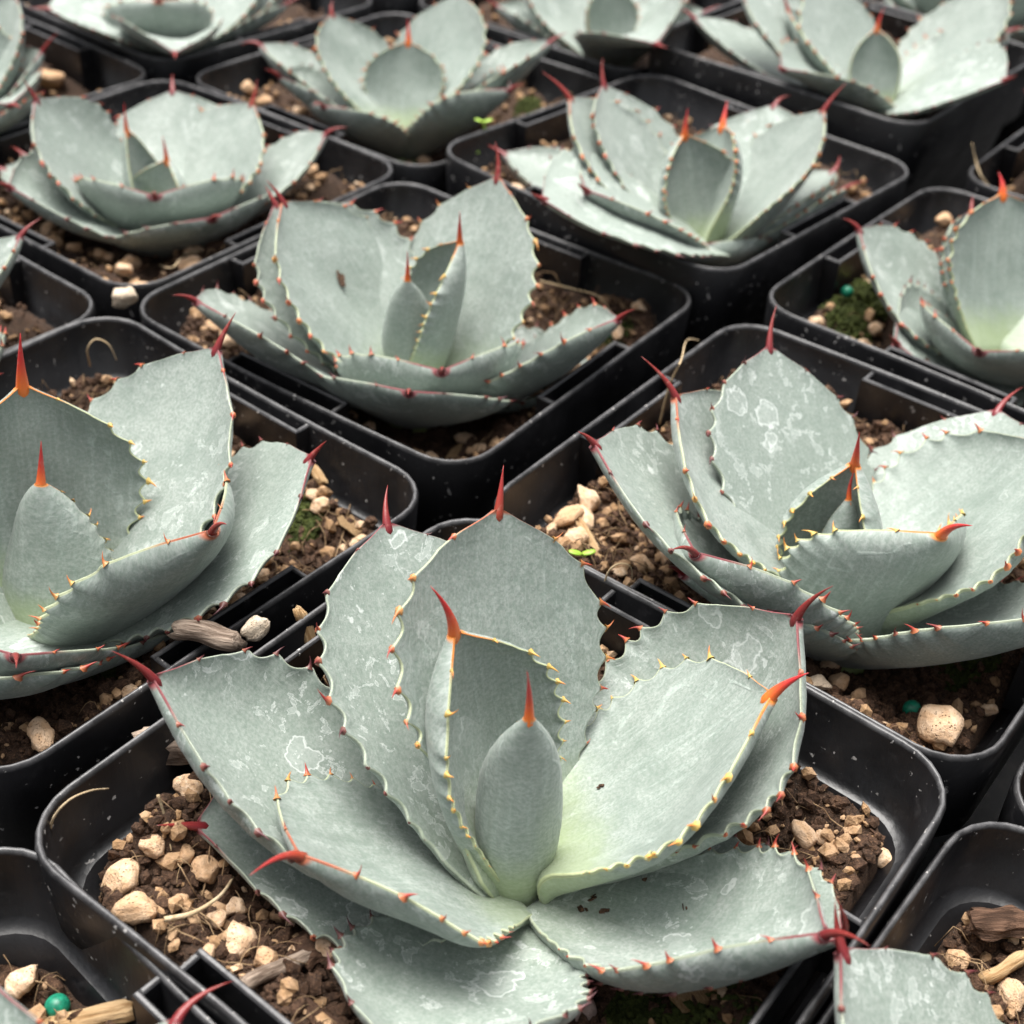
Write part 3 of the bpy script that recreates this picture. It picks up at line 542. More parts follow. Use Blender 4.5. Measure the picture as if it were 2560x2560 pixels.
ITEMS = [
 ('B','pale',-0.6966,1.4248,0.0,0.0591,1.1,'round cream pumice pebble wedged on the rims between pots at left'),
 ('M','pale',-0.3521,0.3396,0.03,0.0443,1.5,'cream two-lobed pumice pebble lying on the pot rims beside the weathered stick'),
 ('M','rock',0.0909,-0.2619,None,0.0478,1.5,"pinkish grey angular stone under the foreground agave's front leaf"),
 ('M','pum',-0.4935,-0.1213,None,0.0594,1.7,"tall ribbed tan pumice chunk at the foreground pot's left corner"),
 ('M','pum',-0.4876,-0.0166,None,0.0407,1.0,"round speckled tan pumice pebble below the foreground agave's left leaf"),
 ('M','pum',-0.4425,-0.0249,None,0.0333,1.1,"small smooth orange pumice pebble by the foreground agave's lower left spine"),
 ('M','pum',-0.4114,-0.04,None,0.0485,1.2,"rough mossy brown pumice lump by the foreground agave's lower left leaf"),
 ('M','pum',-0.3711,-0.0867,None,0.0375,1.5,"pitted beige pumice pebble against the foreground agave's lowest left leaf"),
 ('M','pum',-0.3939,-0.1272,None,0.0322,1.1,'flat tan pumice pebble left of the pitted beige one'),
 ('M','pum',-0.3248,-0.1988,None,0.0429,1.2,'plain cream-tan pumice pebble above the grey twig'),
 ('M','pum',-0.3573,-0.1617,None,0.0532,1.3,'large crusty pinkish pumice lump above the grey twig'),
 ('M','pum',-0.5081,0.0834,None,0.0322,1.3,'upright tan pumice chip below the bark chunk'),
 ('M','pum',-0.4474,0.085,None,0.0406,1.2,"orange tan pumice chip under the foreground agave's left leaf"),
 ('M','pum',-0.4347,0.0679,None,0.0341,1.4,"cream pumice chip under the foreground agave's left leaf"),
 ('M','pum',-0.5515,-0.1013,None,0.0243,1.2,None),
 ('M','pum',-0.5279,-0.1264,None,0.0275,1.3,None),
 ('M','pum',-0.5068,-0.1502,None,0.0233,1.5,None),
 ('M','pum',-0.401,-0.1949,None,0.0287,1.4,None),
 ('M','pum',-0.4375,-0.0986,None,0.0243,1.2,None),
 ('M','pum',-0.572,-0.0767,None,0.0216,1.2,None),
 ('M','pum',0.488,-0.0211,None,0.0242,1.3,None),
 ('M','pum',0.4586,-0.0433,None,0.0216,1.2,None),
 ('M','pum',0.4177,-0.0265,None,0.0186,1.2,None),
 ('M','pum',0.5682,-0.056,None,0.0340,1.2,None),
 ('M','pum',0.5149,-0.0765,None,0.0198,1.2,None),
 ('M','pum',0.576,-0.0801,None,0.0215,1.2,None),
 ('M','pum',0.5223,-0.1637,None,0.0199,1.1,None),
 ('M','pum',0.5302,-0.1901,None,0.0222,1.2,None),
 ('R','pum',0.7141,0.144,None,0.0863,1.4,'biggest pale tan pumice stone in front of the agave at right'),
 ('R','pum',0.1956,0.6981,None,0.0557,1.3,'flat pale pumice pebble at the left corner of the pot at right'),
 ('R','pum',0.235,0.734,None,0.0367,1.1,'small round tan pumice pebble at the left corner of the pot at right'),
 ('R','pale',0.5483,0.25,None,0.0418,1.7,"white elongated stone at the rim beside the foreground agave's right spine"),
 ('R','pum',0.6011,0.2858,None,0.0410,1.1,"orange tan pumice pebble near the foreground agave's right spine"),
 ('R','pum',0.6303,0.2597,None,0.0302,1.3,None),
 ('R','pum',0.6228,0.3714,None,0.0399,1.3,None),
 ('R','pum',0.1588,0.6581,None,0.0273,1.2,None),
 ('R','pum',0.2631,0.511,None,0.0298,1.2,None),
 ('R','pum',0.374,0.6059,None,0.0370,1.2,None),
 ('R','pum',0.3774,0.6497,None,0.0318,1.2,None),
 ('R','pum',0.7558,0.1065,None,0.0335,1.2,None),
 ('R','pum',0.7655,0.0746,None,0.0300,1.2,None),
 ('R','pum',0.8297,0.2041,None,0.0296,1.2,None),
 ('R','pum',0.9147,0.6185,None,0.0359,1.2,None),
 ('Pm0','pum',-0.6447,-0.1694,None,0.0576,1.1,'large buff pumice stone in the bottom left corner pot'),
 ('Pm0','pum',-0.6254,-0.2145,None,0.0290,1.2,None),
 ('Pm0','pum',-0.6725,-0.1098,None,0.0299,1.2,None),
 ('P0m','pum',0.6354,-0.2116,None,0.0405,1.3,'tan pumice chip beside the bark piece in the bottom right pot'),
 ('P0m','pum',0.6996,-0.2616,None,0.0446,1.4,'cream pumice chip above the leaf in the bottom right corner'),
 ('L','pum',-0.6626,0.1852,None,0.0558,1.6,'pinkish tan pumice stone below the left edge agave'),
 ('L','pum',-0.2767,0.8277,None,0.0327,1.2,None),
 ('L','pum',-0.3723,0.6731,None,0.0470,1.3,'rosy tan pumice stone right of the left edge agave'),
 ('L','pum',-0.346,0.749,None,0.0323,1.2,None),
 ('L','pum',-0.402,0.5543,None,0.0427,1.2,None),
 ('L','pum',-0.5511,0.2924,None,0.0354,1.4,None),
 ('L','pum',-0.3311,0.6204,None,0.0308,1.2,None),
 ('L','pum',-0.3642,0.7083,None,0.0376,1.2,None),
 ('B','pum',0.0446,1.1331,None,0.0464,1.1,'round buff pumice pebble at the front corner of the pot behind the foreground agave'),
 ('B','pum',0.0627,1.0276,None,0.0372,1.2,None),
 ('B','pum',-0.2033,1.2068,None,0.0370,1.2,None),
 ('B','pum',-0.1705,1.1295,None,0.0422,1.6,None),
 ('B','pum',-0.4726,1.3972,None,0.0446,1.3,None),
 ('B','pum',-0.5129,1.4801,None,0.0388,1.3,None),
 ('B','pum',0.4796,1.5184,None,0.0410,1.2,None),
 ('B','pum',0.204,1.231,None,0.0419,1.2,None),
 ('P12','pum',-0.8084,1.8355,None,0.0432,1.3,None),
 ('P12','pum',-0.7424,1.7257,None,0.0442,1.3,None),
 ('P12','pum',-0.6086,1.8861,None,0.0562,1.3,None),
 ('P12','pum',-0.6897,1.9137,None,0.0439,1.3,None),
 ('P12','pum',-0.9723,2.0571,None,0.0487,1.3,None),
 ('P12','pum',-0.2944,2.2769,None,0.0473,1.3,None),
 ('P12','pum',-0.8773,1.8785,None,0.0412,1.3,None),
 ('P20','pum',1.0179,1.4261,None,0.0529,1.3,None),
 ('P20','pum',1.0851,1.5143,None,0.0445,1.3,None),
 ('P20','pum',0.9097,1.3071,None,0.0389,1.3,None),
 ('P20','pum',1.0827,1.3818,None,0.0432,1.3,None),
 ('P22','pum',-0.4967,2.8943,None,0.0576,1.3,None),
 ('P22','pum',-0.4487,2.8755,None,0.0478,1.3,None),
 ('P22','pum',0.0268,2.5326,None,0.0445,1.3,None),
 ('P22','pum',-0.0218,2.4929,None,0.0470,1.3,None),
 ('P22','pum',0.1241,2.575,None,0.0450,1.3,None),
 ('P13','pum',-1.1296,3.0022,None,0.0972,2.2,'buff wood-like pumice slab at the top left corner'),
 ('P21','pum',0.2451,2.0545,None,0.0406,1.2,None),
 ('P21','pum',0.2628,1.9076,None,0.0444,1.2,None),
 ('P21','pum',0.8202,1.6833,None,0.0332,1.2,None),
 ('P31','pum',1.1121,2.9572,None,0.0490,1.4,None),
 ('R','prill',0.7196,0.2384,None,0.0297,1.0,'dark green fertiliser bead on the soil of the pot at right'),
 ('Pm0','prill',-0.5933,-0.2104,None,0.0323,1.0,'emerald green fertiliser bead in the bottom left corner pot'),
 ('P20','prill',1.0258,1.6076,None,0.0301,1.0,'blurred teal fertiliser bead in the pot at the right edge'),
 ('B','prill',0.4224,1.473,None,0.0279,1.0,'teal fertiliser bead behind the right leaf of the agave behind'),
]
WOODS = [
 ('wood_stick','wood',[-0.4783, 0.3272, 0.035],[-0.3783, 0.2994, 0.035],0.035,0.03,'short weathered stick lying across the rims left of the foreground agave','stick'),
 ('bark_chunk','wood',[-0.5237, 0.1566, -0.0275],[-0.4139, 0.1521, -0.0193],0.075,0.05,"large fibrous grey-brown bark chunk behind the foreground agave's left leaf",'bark'),
 ('wood_splinter','tan',[-0.2867, 0.3536, 0.0487],[-0.2674, 0.334, -0.0316],0.022,0.016,"upright tan wood splinter beside the foreground agave's back left leaf",'splinter'),
 ('twig','wood',[-0.358, -0.2605, -0.0302],[-0.2577, -0.1686, -0.0888],0.022,0.018,"grey-brown twig on the soil at the foreground pot's front left",'twig'),
 ('bark_piece','bark',[0.6657, -0.1727, -0.1059],[0.7436, -0.1738, -0.1088],0.05,0.022,'dark layered bark piece in the bottom right pot','bark'),
 ('wood_stick','tan',[0.6612, -0.2462, -0.1364],[0.736, -0.2152, -0.1331],0.022,0.018,'short tan stick in the bottom right pot','stick'),
 ('wood_sliver','tan',[-0.622, -0.2383, -0.1303],[-0.4945, -0.2283, -0.1056],0.032,0.018,'long mossy tan wood sliver in the bottom left corner pot','wood'),
 ('wood_sliver','tan',[0.2132, 0.673, -0.0414],[0.2386, 0.5615, -0.0437],0.02,0.014,'thin tan wood sliver at the left corner of the pot at right','wood'),
 ('bark_chip','bark',[-0.2852, -0.1737, -0.0786],[-0.2296, -0.1517, -0.0922],0.06,0.03,"reddish brown bark flake beside the foreground agave's lowest left leaf",'bark chip'),
 ('wood_stick','tan',[-0.2765, 0.8774, -0.0561],[-0.2565, 0.8432, -0.0755],0.02,0.016,'small tan twig stub by the right leaf of the left edge agave','twig'),
]
STRANDS = [
 ('dry_root',[[-0.6203, -0.0222, -0.026], [-0.6046, -0.0306, 0.0338], [-0.5809, -0.0251, 0.0634], [-0.5558, -0.0099, 0.063], [-0.5413, 0.0269, 0.0228]],0.0035,'thin pale root arching along the left wall of the foreground pot','root','fib'),
 ('dry_straw',[[-0.4549, -0.1499, -0.0328], [-0.419, -0.1381, -0.0377], [-0.3875, -0.1066, -0.0473], [-0.3763, -0.0459, -0.0895]],0.007,'curved straw stem on the soil left of the foreground agave','stem','fib'),
 ('dry_root',[[-0.477, 0.0275, 0.0046], [-0.4693, 0.0148, -0.0317], [-0.4601, -0.0218, -0.0556]],0.004,'short straight straw behind the round speckled pebble','straw','fib'),
 ('dry_root',[[0.4158, 0.9515, -0.0153], [0.4206, 0.9417, 0.0798], [0.4318, 0.9259, 0.1505], [0.4958, 1.1345, 0.06], [0.5095, 1.1559, 0.06], [0.5394, 1.1849, 0.04]],0.004,'thin grey hooked straw rising behind the agave at right','straw','fib'),
 ('dry_root',[[1.5589, 2.0686, 0.0], [1.5305, 2.0771, 0.03], [1.5209, 2.1139, 0.06], [1.5055, 2.1273, 0.1]],0.006,'pale straw sticking up at the upper right edge','straw','fib'),
 ('dry_root',[[0.2131, 0.4208, 0.03], [0.2187, 0.4196, 0.06], [0.2361, 0.4235, 0.07], [0.2554, 0.4252, 0.06], [0.2649, 0.4372, 0.02]],0.003,'tiny pale root loop beside the tall back leaf of the foreground agave','root','fib'),
 ('dry_root',[[-0.6296, 1.8295, -0.128], [-0.6032, 1.8548, -0.0971], [-0.5678, 1.9093, -0.088], [-0.5175, 1.9369, -0.094], [-0.4981, 2.0206, -0.128]],0.005,'tangle of pale dry root at the front of the upper left pot','root','fib'),
 ('dry_root',[[-0.6682, 1.8291, -0.128], [-0.6129, 1.6617, -0.0463], [-0.5953, 1.7842, -0.0751], [-0.5484, 1.8284, -0.0832], [-0.5089, 1.9752, -0.128]],0.004,'second pale dry root in front of the upper left agave','root','fib'),
 ('dry_root',[[-0.7467, 1.2558, -0.0627], [-0.7399, 1.2234, -0.0039], [-0.7213, 1.2258, 0.0199], [-0.695, 1.2193, 0.0111], [-0.6832, 1.2177, -0.0262]],0.004,'curled pale root behind the left edge agave','root','fib'),
 ('dry_root',[[0.2575, 1.6152, -0.0522], [0.3262, 1.5586, -0.0424], [0.3812, 1.5069, -0.0348], [0.4203, 1.4846, -0.0788]],0.004,'thin root along the far wall of the pot behind','root','fib'),
]
MOSS = [
 ('M',0.215,-0.3036,0.1),
 ('M',0.1676,-0.2707,0.05),
 ('R',0.8662,0.3565,0.06),
 ('P20',1.0068,1.5271,0.07),
 ('P20',1.0834,1.5959,0.05),
 ('P13',-1.2164,2.8708,0.1),
 ('L',-0.6041,0.4447,0.06),
 ('L',-0.3074,0.7876,0.05),
 ('B',0.4158,1.4935,0.05),
 ('P22',0.3864,2.9019,0.05),
]
SEEDLINGS = [
 ([0.2382, 0.6361, -0.12],[0.1994, 0.5522, -0.02],'tiny bright green seedling beside the tall back leaf of the foreground agave'),
 ([0.2951, 0.5038, -0.16],[0.2571, 0.4178, -0.02],'thread-thin seedling between the foreground agave and the pot at right'),
 ([0.1989, 2.3607, -0.1],[0.1743, 2.3058, 0.06],"bright green seedling standing behind the agave's right upright leaf"),
 ([0.1791, 2.3965, -0.1],[0.1402, 2.2766, -0.02],'small round-leaved seedling left of the taller one near top centre'),
 ([1.174, 1.7357, -0.16],[1.0934, 1.6595, -0.08],'bright green blurred seedling in the pot at the right edge'),
]
FLECKS = [
 ([0.1082, -0.12, -0.1019],[-0.068, 0.279, 0.958],0.013,"dark crumb of soil on the foreground agave's front right leaf"),
 ([0.1265, -0.1021, -0.1043],[-0.148, 0.2, 0.969],0.013,"dark crumb of soil on the foreground agave's front right leaf"),
 ([0.1599, -0.1075, -0.0964],[-0.242, 0.18, 0.953],0.013,"dark crumb of soil on the foreground agave's front right leaf"),
 ([0.1394, -0.1281, -0.0958],[-0.157, 0.27, 0.95],0.013,"dark crumb of soil on the foreground agave's front right leaf"),
 ([0.2385, -0.1589, -0.0556],[-0.421, 0.256, 0.87],0.013,"dark crumb of soil on the foreground agave's front right leaf"),
 ([0.2108, -0.0703, -0.0816],[-0.423, -0.007, 0.906],0.013,"dark crumb of soil on the foreground agave's front right leaf"),
 ([0.2016, -0.092, -0.0848],[-0.379, 0.082, 0.922],0.013,"dark crumb of soil on the foreground agave's front right leaf"),
 ([0.1586, 0.0558, -0.05],[-0.498, 0.182, 0.848],0.01,"tiny dark crumb on the foreground agave's bright right leaf"),
 ([-0.1093, -0.0404, -0.0722],[0.422, 0.275, 0.864],0.01,"tiny dark crumb on the foreground agave's front left leaf"),
 ([-0.2177, 1.428, 0.0476],[0.687, -0.294, 0.665],0.034,'black scab on the left upright leaf of the agave behind'),
]

# ------------------------------------------------------------------ agave plants
PS = np.array([0,.08,.18,.3,.42,.52,.62,.72,.81,.875,.93,.968,1.])
PW = np.array([.45,.57,.70,.84,.945,.995,.99,.91,.755,.575,.35,.165,.03])
PWS=[PW,np.array([.50,.70,.85,.95,1.,.98,.92,.80,.62,.45,.27,.13,.03]),np.array([.92,1.,1.,.96,.89,.80,.70,.58,.45,.34,.22,.12,.03])]
def leaf_frames(p, s):
    az, el, curl, side, L, W, cup, roll, bx, by, bz, g, ct = p[:13]; pw = PWS[int(p[13])] if len(p) > 13 else PW
    n = 40; ss = np.linspace(0, 1, n+1); e = el+curl*(ss-.5); a = az+side*(ss-.5)
    t = np.stack([np.cos(e)*np.cos(a), np.cos(e)*np.sin(a), np.sin(e)], 1)
    c = np.zeros((n+1, 3)); c[1:] = np.cumsum((t[1:]+t[:-1])/2*(L/n), 0); c += np.array([bx, by, bz])
    C = np.stack([np.interp(s, ss, c[:, k]) for k in range(3)], 1); e = np.interp(s, ss, e); a = np.interp(s, ss, a)
    T = np.stack([np.cos(e)*np.cos(a), np.cos(e)*np.sin(a), np.sin(e)], 1)
    N0 = np.stack([-np.sin(e)*np.cos(a), -np.sin(e)*np.sin(a), np.cos(e)], 1); X0 = np.cross(T, N0)
    X = math.cos(roll)*X0+math.sin(roll)*N0; N = math.cos(roll)*N0-math.sin(roll)*X0
    w = W*np.interp(np.clip(s, 0, 1)**g, PS, pw); th = np.clip(cup*(1+ct*(s-.5)), .02, 2.6)
    return C, T, X, N, w, th
def unit(a): return a/np.maximum(np.linalg.norm(a, axis=-1, keepdims=True), 1e-9)
NT_ = 11
def tooth_s(rng, side):
    q = np.linspace(0, 1, NT_); s = .10+.83*q**1.22
    return np.clip(s+rng.normal(size=NT_)*.010, .06, .95)
def cone(nseg, nr, rad, length, bend, flare=0.):
    # a hooked horn along +z, bending towards +x; lc.x runs base -> tip
    V = []; F = []; A = []
    for i in range(nr):
        t = i/(nr-1); r = rad*(1-t)**.85*(1+flare*(1-t)**6)+rad*.02
        cx = bend*length*t*t
        for k in range(nseg):
            a = 2*math.pi*k/nseg; V.append((cx+r*math.cos(a), r*math.sin(a)*.8, length*t)); A.append((t, 0, 0))
        if i:
            o = (i-1)*nseg; F += [(o+k, o+(k+1) % nseg, o+nseg+(k+1) % nseg, o+nseg+k) for k in range(nseg)]
    F.append(tuple(range(len(V)-nseg, len(V))))
    return np.array(V), F, np.array(A)
TOOTH = []
for b in (.15, .45, .75):
    v, f, a = cone(6, 6, .19, 1., b, 1.0); TOOTH.append((v, f, a, mesh('tooth_horn', v, f, [M_TOOTH], attrs={'lc': a})))
def build_leaf(plant, p, age, spine_end, near, seed, crown):
    rng = np.random.default_rng(seed)
    ns, nu = (110, 22) if near else (56, 14)
    s = np.concatenate([np.linspace(0, .86, ns-ns//4, endpoint=False), np.linspace(.86, 1, ns//4)]); ns = len(s)
    C, T, X, N, w, th = leaf_frames(p, s)
    L, W = p[4], p[5]
    # the clasping base runs on down into the crown
    nb = 5; tb = np.linspace(1, 0, nb, endpoint=False)[:, None]; deep = np.array([p[8]*.4+crown[0]*.6, p[9]*.4+crown[1]*.6, p[10]-.07])
    C = np.vstack([C[0]*(1-tb)**2+2*tb*(1-tb)*(C[0]-T[0]*.03)+deep*tb**2, C]); w = np.concatenate([w[0]*(1-.45*tb[:, 0]), w]); th = np.concatenate([np.full(nb, th[0]), th])
    T, X, N = [np.vstack([np.repeat(A_[:1], nb, 0), A_]) for A_ in (T, X, N)]; s = np.concatenate([np.linspace(-.1, 0, nb, endpoint=False), s]); ns = len(s)
    ts = [tooth_s(rng, 0), tooth_s(rng, 1)]
    def scal(sd):                # concave margin between the teeth
        q = np.interp(s, ts[sd], np.arange(NT_)); fr = q-np.floor(q)
        amp = np.interp(s, [0, .12, .3, .8, .93, 1], [0, .3, 1, 1, .4, 0])*(.088 if W > .1 else .015)
        return -amp*np.sin(np.pi*fr)
    wl = w*(1+.012*np.sin(s*11+seed)); wr = w*(1+.012*np.sin(s*9+seed*2)); scl, scr = scal(1), scal(0)
    uu = np.sin(np.linspace(-math.pi/2, math.pi/2, nu+1)); uu = .6*uu+.4*np.linspace(-1, 1, nu+1)
    ph = rng.random(4)*6.3
    def surf(u):
        q = th*u; ww = (wr*(1+scr*abs(u)**9) if u >= 0 else wl*(1+scl*abs(u)**9))
        P = C+X*(ww*np.sin(q)/th)[:, None]+N*(ww*(1-np.cos(q))/th)[:, None]
        nrm = unit(N*np.cos(q)[:, None]-X*np.sin(q)[:, None])
        wav = .006*W/.22*np.sin(s*7+u*2.2+ph[0])*np.sin(u*3+ph[1])*np.clip(s*(1-s)*4, 0, 1)+.0015*np.sin(s*8+u*4+ph[2])*np.clip(s*(1-s)*4, 0, 1)
        return P+nrm*wav[:, None], nrm
    tk0 = np.interp(s, [0, .2, .5, .8, .93, 1], [.060, .050, .036, .024, .016, .010])*(W/.22)**.5
    edge = np.interp(s, [0, .7, .93, 1], [.006, .0040, .0036, .0036])*(.6+.4*W/.22)
    V = []; A = []; B = []
    for u in uu:                                              # upper face
        P, nr = surf(u); V.append(P); A.append(np.stack([s, np.full(ns, u), np.ones(ns)], 1)); B.append(np.stack([u*w*100, s*L*100, np.full(ns, seed*7.7 % 90)], 1))
    for u in (1.0,):                                          # rounded edge, then the lower face back
        P, nr = surf(u); side = unit(np.cross(T, nr))
        V.append(P-nr*(edge*.5)[:, None]+side*(edge*.40)[:, None]); A.append(np.stack([s, np.full(ns, 1.), np.full(ns, .5)], 1)); B.append(np.stack([w*100, s*L*100, np.full(ns, seed*7.7 % 90)], 1))
    for u in uu[::-1]:
        P, nr = surf(u); tk = edge+tk0*np.maximum(1-u*u, 0)**.85
        V.append(P-nr*tk[:, None]); A.append(np.stack([s, np.full(ns, u), np.zeros(ns)], 1)); B.append(np.stack([u*w*100, s*L*100+150, np.full(ns, seed*7.7 % 90)], 1))
    P, nr = surf(-1.0); side = unit(np.cross(T, nr))
    V.append(P-nr*(edge*.5)[:, None]-side*(edge*.40)[:, None]); A.append(np.stack([s, np.full(ns, -1.), np.full(ns, .5)], 1)); B.append(np.stack([-w*100, s*L*100, np.full(ns, seed*7.7 % 90)], 1))
    m_ = len(V); Vv = np.concatenate(V); F = []
    for c in range(m_):
        d = (c+1) % m_
        for i in range(ns-1): F.append((c*ns+i, d*ns+i, d*ns+i+1, c*ns+i+1))
    F.append(tuple(c*ns for c in range(m_))); F.append(tuple(c*ns+ns-1 for c in range(m_-1, -1, -1)))
    org = np.array(p[8:11])
    me = mesh('agave_leaf', (Vv-org)*U, F, [M_LEAF], attrs={'lc': np.concatenate(A), 'luv': np.concatenate(B)})
    lo = link('leaf', me, plant); lo.location = Vector(W3(org))-plant.location; lo['age'] = float(age)
    # terminal spine
    tip = C[-1]; e = np.array(spine_end); t0 = unit(T[-1]); d = e-tip; ln = max(np.linalg.norm(d), .045)
    if np.linalg.norm(d) < .045: d = unit(d+t0*.02)*.06; ln = .06
    e = tip+d; rb = (.0128 if age == 0 else .0092)*min(1, (W/.2))**.5*(1.0 if near else 1.05)
    ib = int(np.argmin(abs(s-(1-.03/L)))); base = C[ib]-N[ib]*.009; Vs = []; Fs = []; As = []; nr_ = 14; nk = 8
    c1 = tip+t0*ln*.35
    for i in range(nr_):
        q = i/(nr_-1); c = (1-q)**3*base+3*(1-q)**2*q*tip+3*(1-q)*q*q*c1+q**3*e
        q2 = min(q+.03, 1); q1 = max(q-.03, 0)
        tt = unit(((1-q2)**3*base+3*(1-q2)**2*q2*tip+3*(1-q2)*q2*q2*c1+q2**3*e)-((1-q1)**3*base+3*(1-q1)**2*q1*tip+3*(1-q1)*q1*q1*c1+q1**3*e))
        a = unit(np.cross(tt, N[-1])); b = np.cross(tt, a)
        r = rb*np.interp(q, [0, .22, .45, .75, 1], [.02, .95, .72, .36, .03])
        for k in range(nk):
            an = 2*math.pi*k/nk; Vs.append(c+a*(r*math.cos(an))+b*(r*.85*math.sin(an))); As.append((q, 0, 0))
        if i:
            o = (i-1)*nk; Fs += [(o+k, o+(k+1) % nk, o+nk+(k+1) % nk, o+nk+k) for k in range(nk)]
    Fs.append(tuple(range(nk-1, -1, -1))); Fs.append(tuple(range(len(Vs)-nk, len(Vs))))
    so2 = link('terminal_spine', mesh('spine', (np.array(Vs)-org)*U, Fs, [M_SPINE], attrs={'lc': As}), lo); so2['age'] = float(min(age, 2)*.8+rng.random()*.3)
    # marginal teeth
    tv = []; tf = []; ta = []; o = 0
    for sd_, sg in ((0, 1.), (1, -1.)):
        for ti, s_t in enumerate(ts[sd_]):
            i = int(np.argmin(abs(s-s_t))); P, nr = surf(sg)
            P0, n0 = P[i], nr[i]
            outw = unit(np.cross(T[i], n0))*sg
            tang = unit(P[min(i+2, ns-1)]-P[max(i-2, 0)])
            z = unit(outw*rng.uniform(.8, 1.)+n0*rng.uniform(.05, .55)+tang*rng.uniform(-.15, .25)); x = unit(tang-z*(tang@z))*(1 if rng.random() < .45 else -1); y = np.cross(z, x)
            size = np.interp(s_t, [0, .15, .35, .55, .85, .95], [.004, .006, .012, .0175, .019, .012])*rng.uniform(.72, 1.18)*(W/.22)**.4*(1 if W > .1 else .45)
            ctr = P0-n0*edge[i]*.45-z*size*.12
            Mx = np.stack([x, y, z], 1)*size
            tvn, tfn, tan, tme = TOOTH[rng.integers(3)]
            if near:
                t_o = link('tooth', tme, lo); t_o['age'] = float(age*.85+rng.normal()*.25)
                mm = Matrix.Identity(4)
                for r_ in range(3):
                    for c_ in range(3): mm[r_][c_] = Mx[r_, c_]*U
                    mm[r_][3] = (ctr-org)[r_]*U
                t_o.matrix_basis = mm
            else:
                tv.append((tvn@Mx.T+ctr-org)*U); tf += [tuple(q+o for q in f) for f in tfn]; ta.append(tan); o += len(tvn)
    if not near:
        t_o = link('teeth', mesh('teeth', np.concatenate(tv), tf, [M_TOOTH], attrs={'lc': np.concatenate(ta)}), lo, kind='stuff'); t_o['age'] = float(max(age*.85, .9))
    return lo
PLANT_LABEL = {'M': 'large grey-green agave rosette with orange-red spines in the foreground centre', 'L': 'grey-green agave with red spines cut off by the left edge at mid height',
 'R': 'grey-green agave with a folded red-spined centre right of and behind the foreground one', 'B': 'agave directly behind the foreground one, brown scar on its left upright leaf',
 'P12': 'agave at upper left whose front leaf forms a V notch', 'P21': 'agave right of centre in the upper half, one withered leaf behind', 'P20': 'agave cut off by the right edge at upper mid height',
 'P22': 'soft-focus agave with one broad upright centre leaf left of top centre', 'P13': 'agave of which two leaves enter at the top left corner', 'P02': 'agave of which one leaf tip enters at the left edge',
 'P30': 'agave standing just beyond the upper right edge', 'P10m': 'agave standing just beyond the lower right edge', 'P0m': 'agave whose white-edged leaf rises from the bottom right corner',
 'Pm0': 'agave whose long red spine pokes in at the bottom left', 'P31': 'agave in the raised pot at top right', 'P23': 'agave cut by the top edge at left with a dark broad front leaf',
 'P32': 'blurred agave cut by the top edge right of centre', 'P33': 'blurred agave hidden behind the top edge left of centre', 'P41': 'blurred agave beyond the top right corner',
 'P42': 'blurred agave behind the top edge right of centre', 'P24': 'blurred agave behind the top left edge'}
FILL = {'P20': [(35, 40, .46, 1), (-5, 24, .48, 2), (-45, 20, .46, 2), (15, 10, .5, 3)], 'P13': [(150, 40, .46, 2), (200, 25, .48, 2), (250, 22, .46, 2), (300, 20, .46, 2), (100, 35, .48, 3)],
 'P02': [(80, 45, .46, 1), (140, 30, .48, 2), (190, 25, .48, 2), (240, 20, .46, 2), (285, 20, .46, 2), (330, 30, .4, 2)], 'P0m': [(40, 35, .46, 2), (0, 25, .46, 2), (-50, 20, .46, 2), (-100, 20, .46, 2), (-150, 20, .46, 2), (70, 66, .36, 1)],
 'Pm0': [(150, 30, .46, 2), (200, 20, .46, 2), (250, 20, .46, 2), (300, 20, .46, 2), (5, 14, .42, 2), (90, 75, .34, 0)]}
by_plant = {}
for pl, nm, age, p, e in LEAVES:
    if nm == 'm12': continue
    by_plant.setdefault(pl, []).append((age, p, e))
def generic(k, az, el, L, age, seed):
    r = random.Random(seed); px, py, pz = CROWNS[k]; az = math.radians(az+r.uniform(-9, 9)); el = math.radians(el+r.uniform(-5, 5)); outer = max(0, 1-el/1.4)
    r0 = .005+.03*outer
    p = [az, el, r.uniform(.2, .5), r.uniform(-.1, .1), L*r.uniform(.95, 1.05), r.uniform(.20, .235)*(.75 if el > 1.1 else 1), r.uniform(.3, .6)+(.6 if el > 1.1 else 0), r.uniform(-.12, .12), px+r0*math.cos(az), py+r0*math.sin(az), pz-.03*outer, 1., .35]
    C, T, X, N, w, th = leaf_frames(p, np.array([1.])); return age, p, list(C[0]+T[0]*.075)
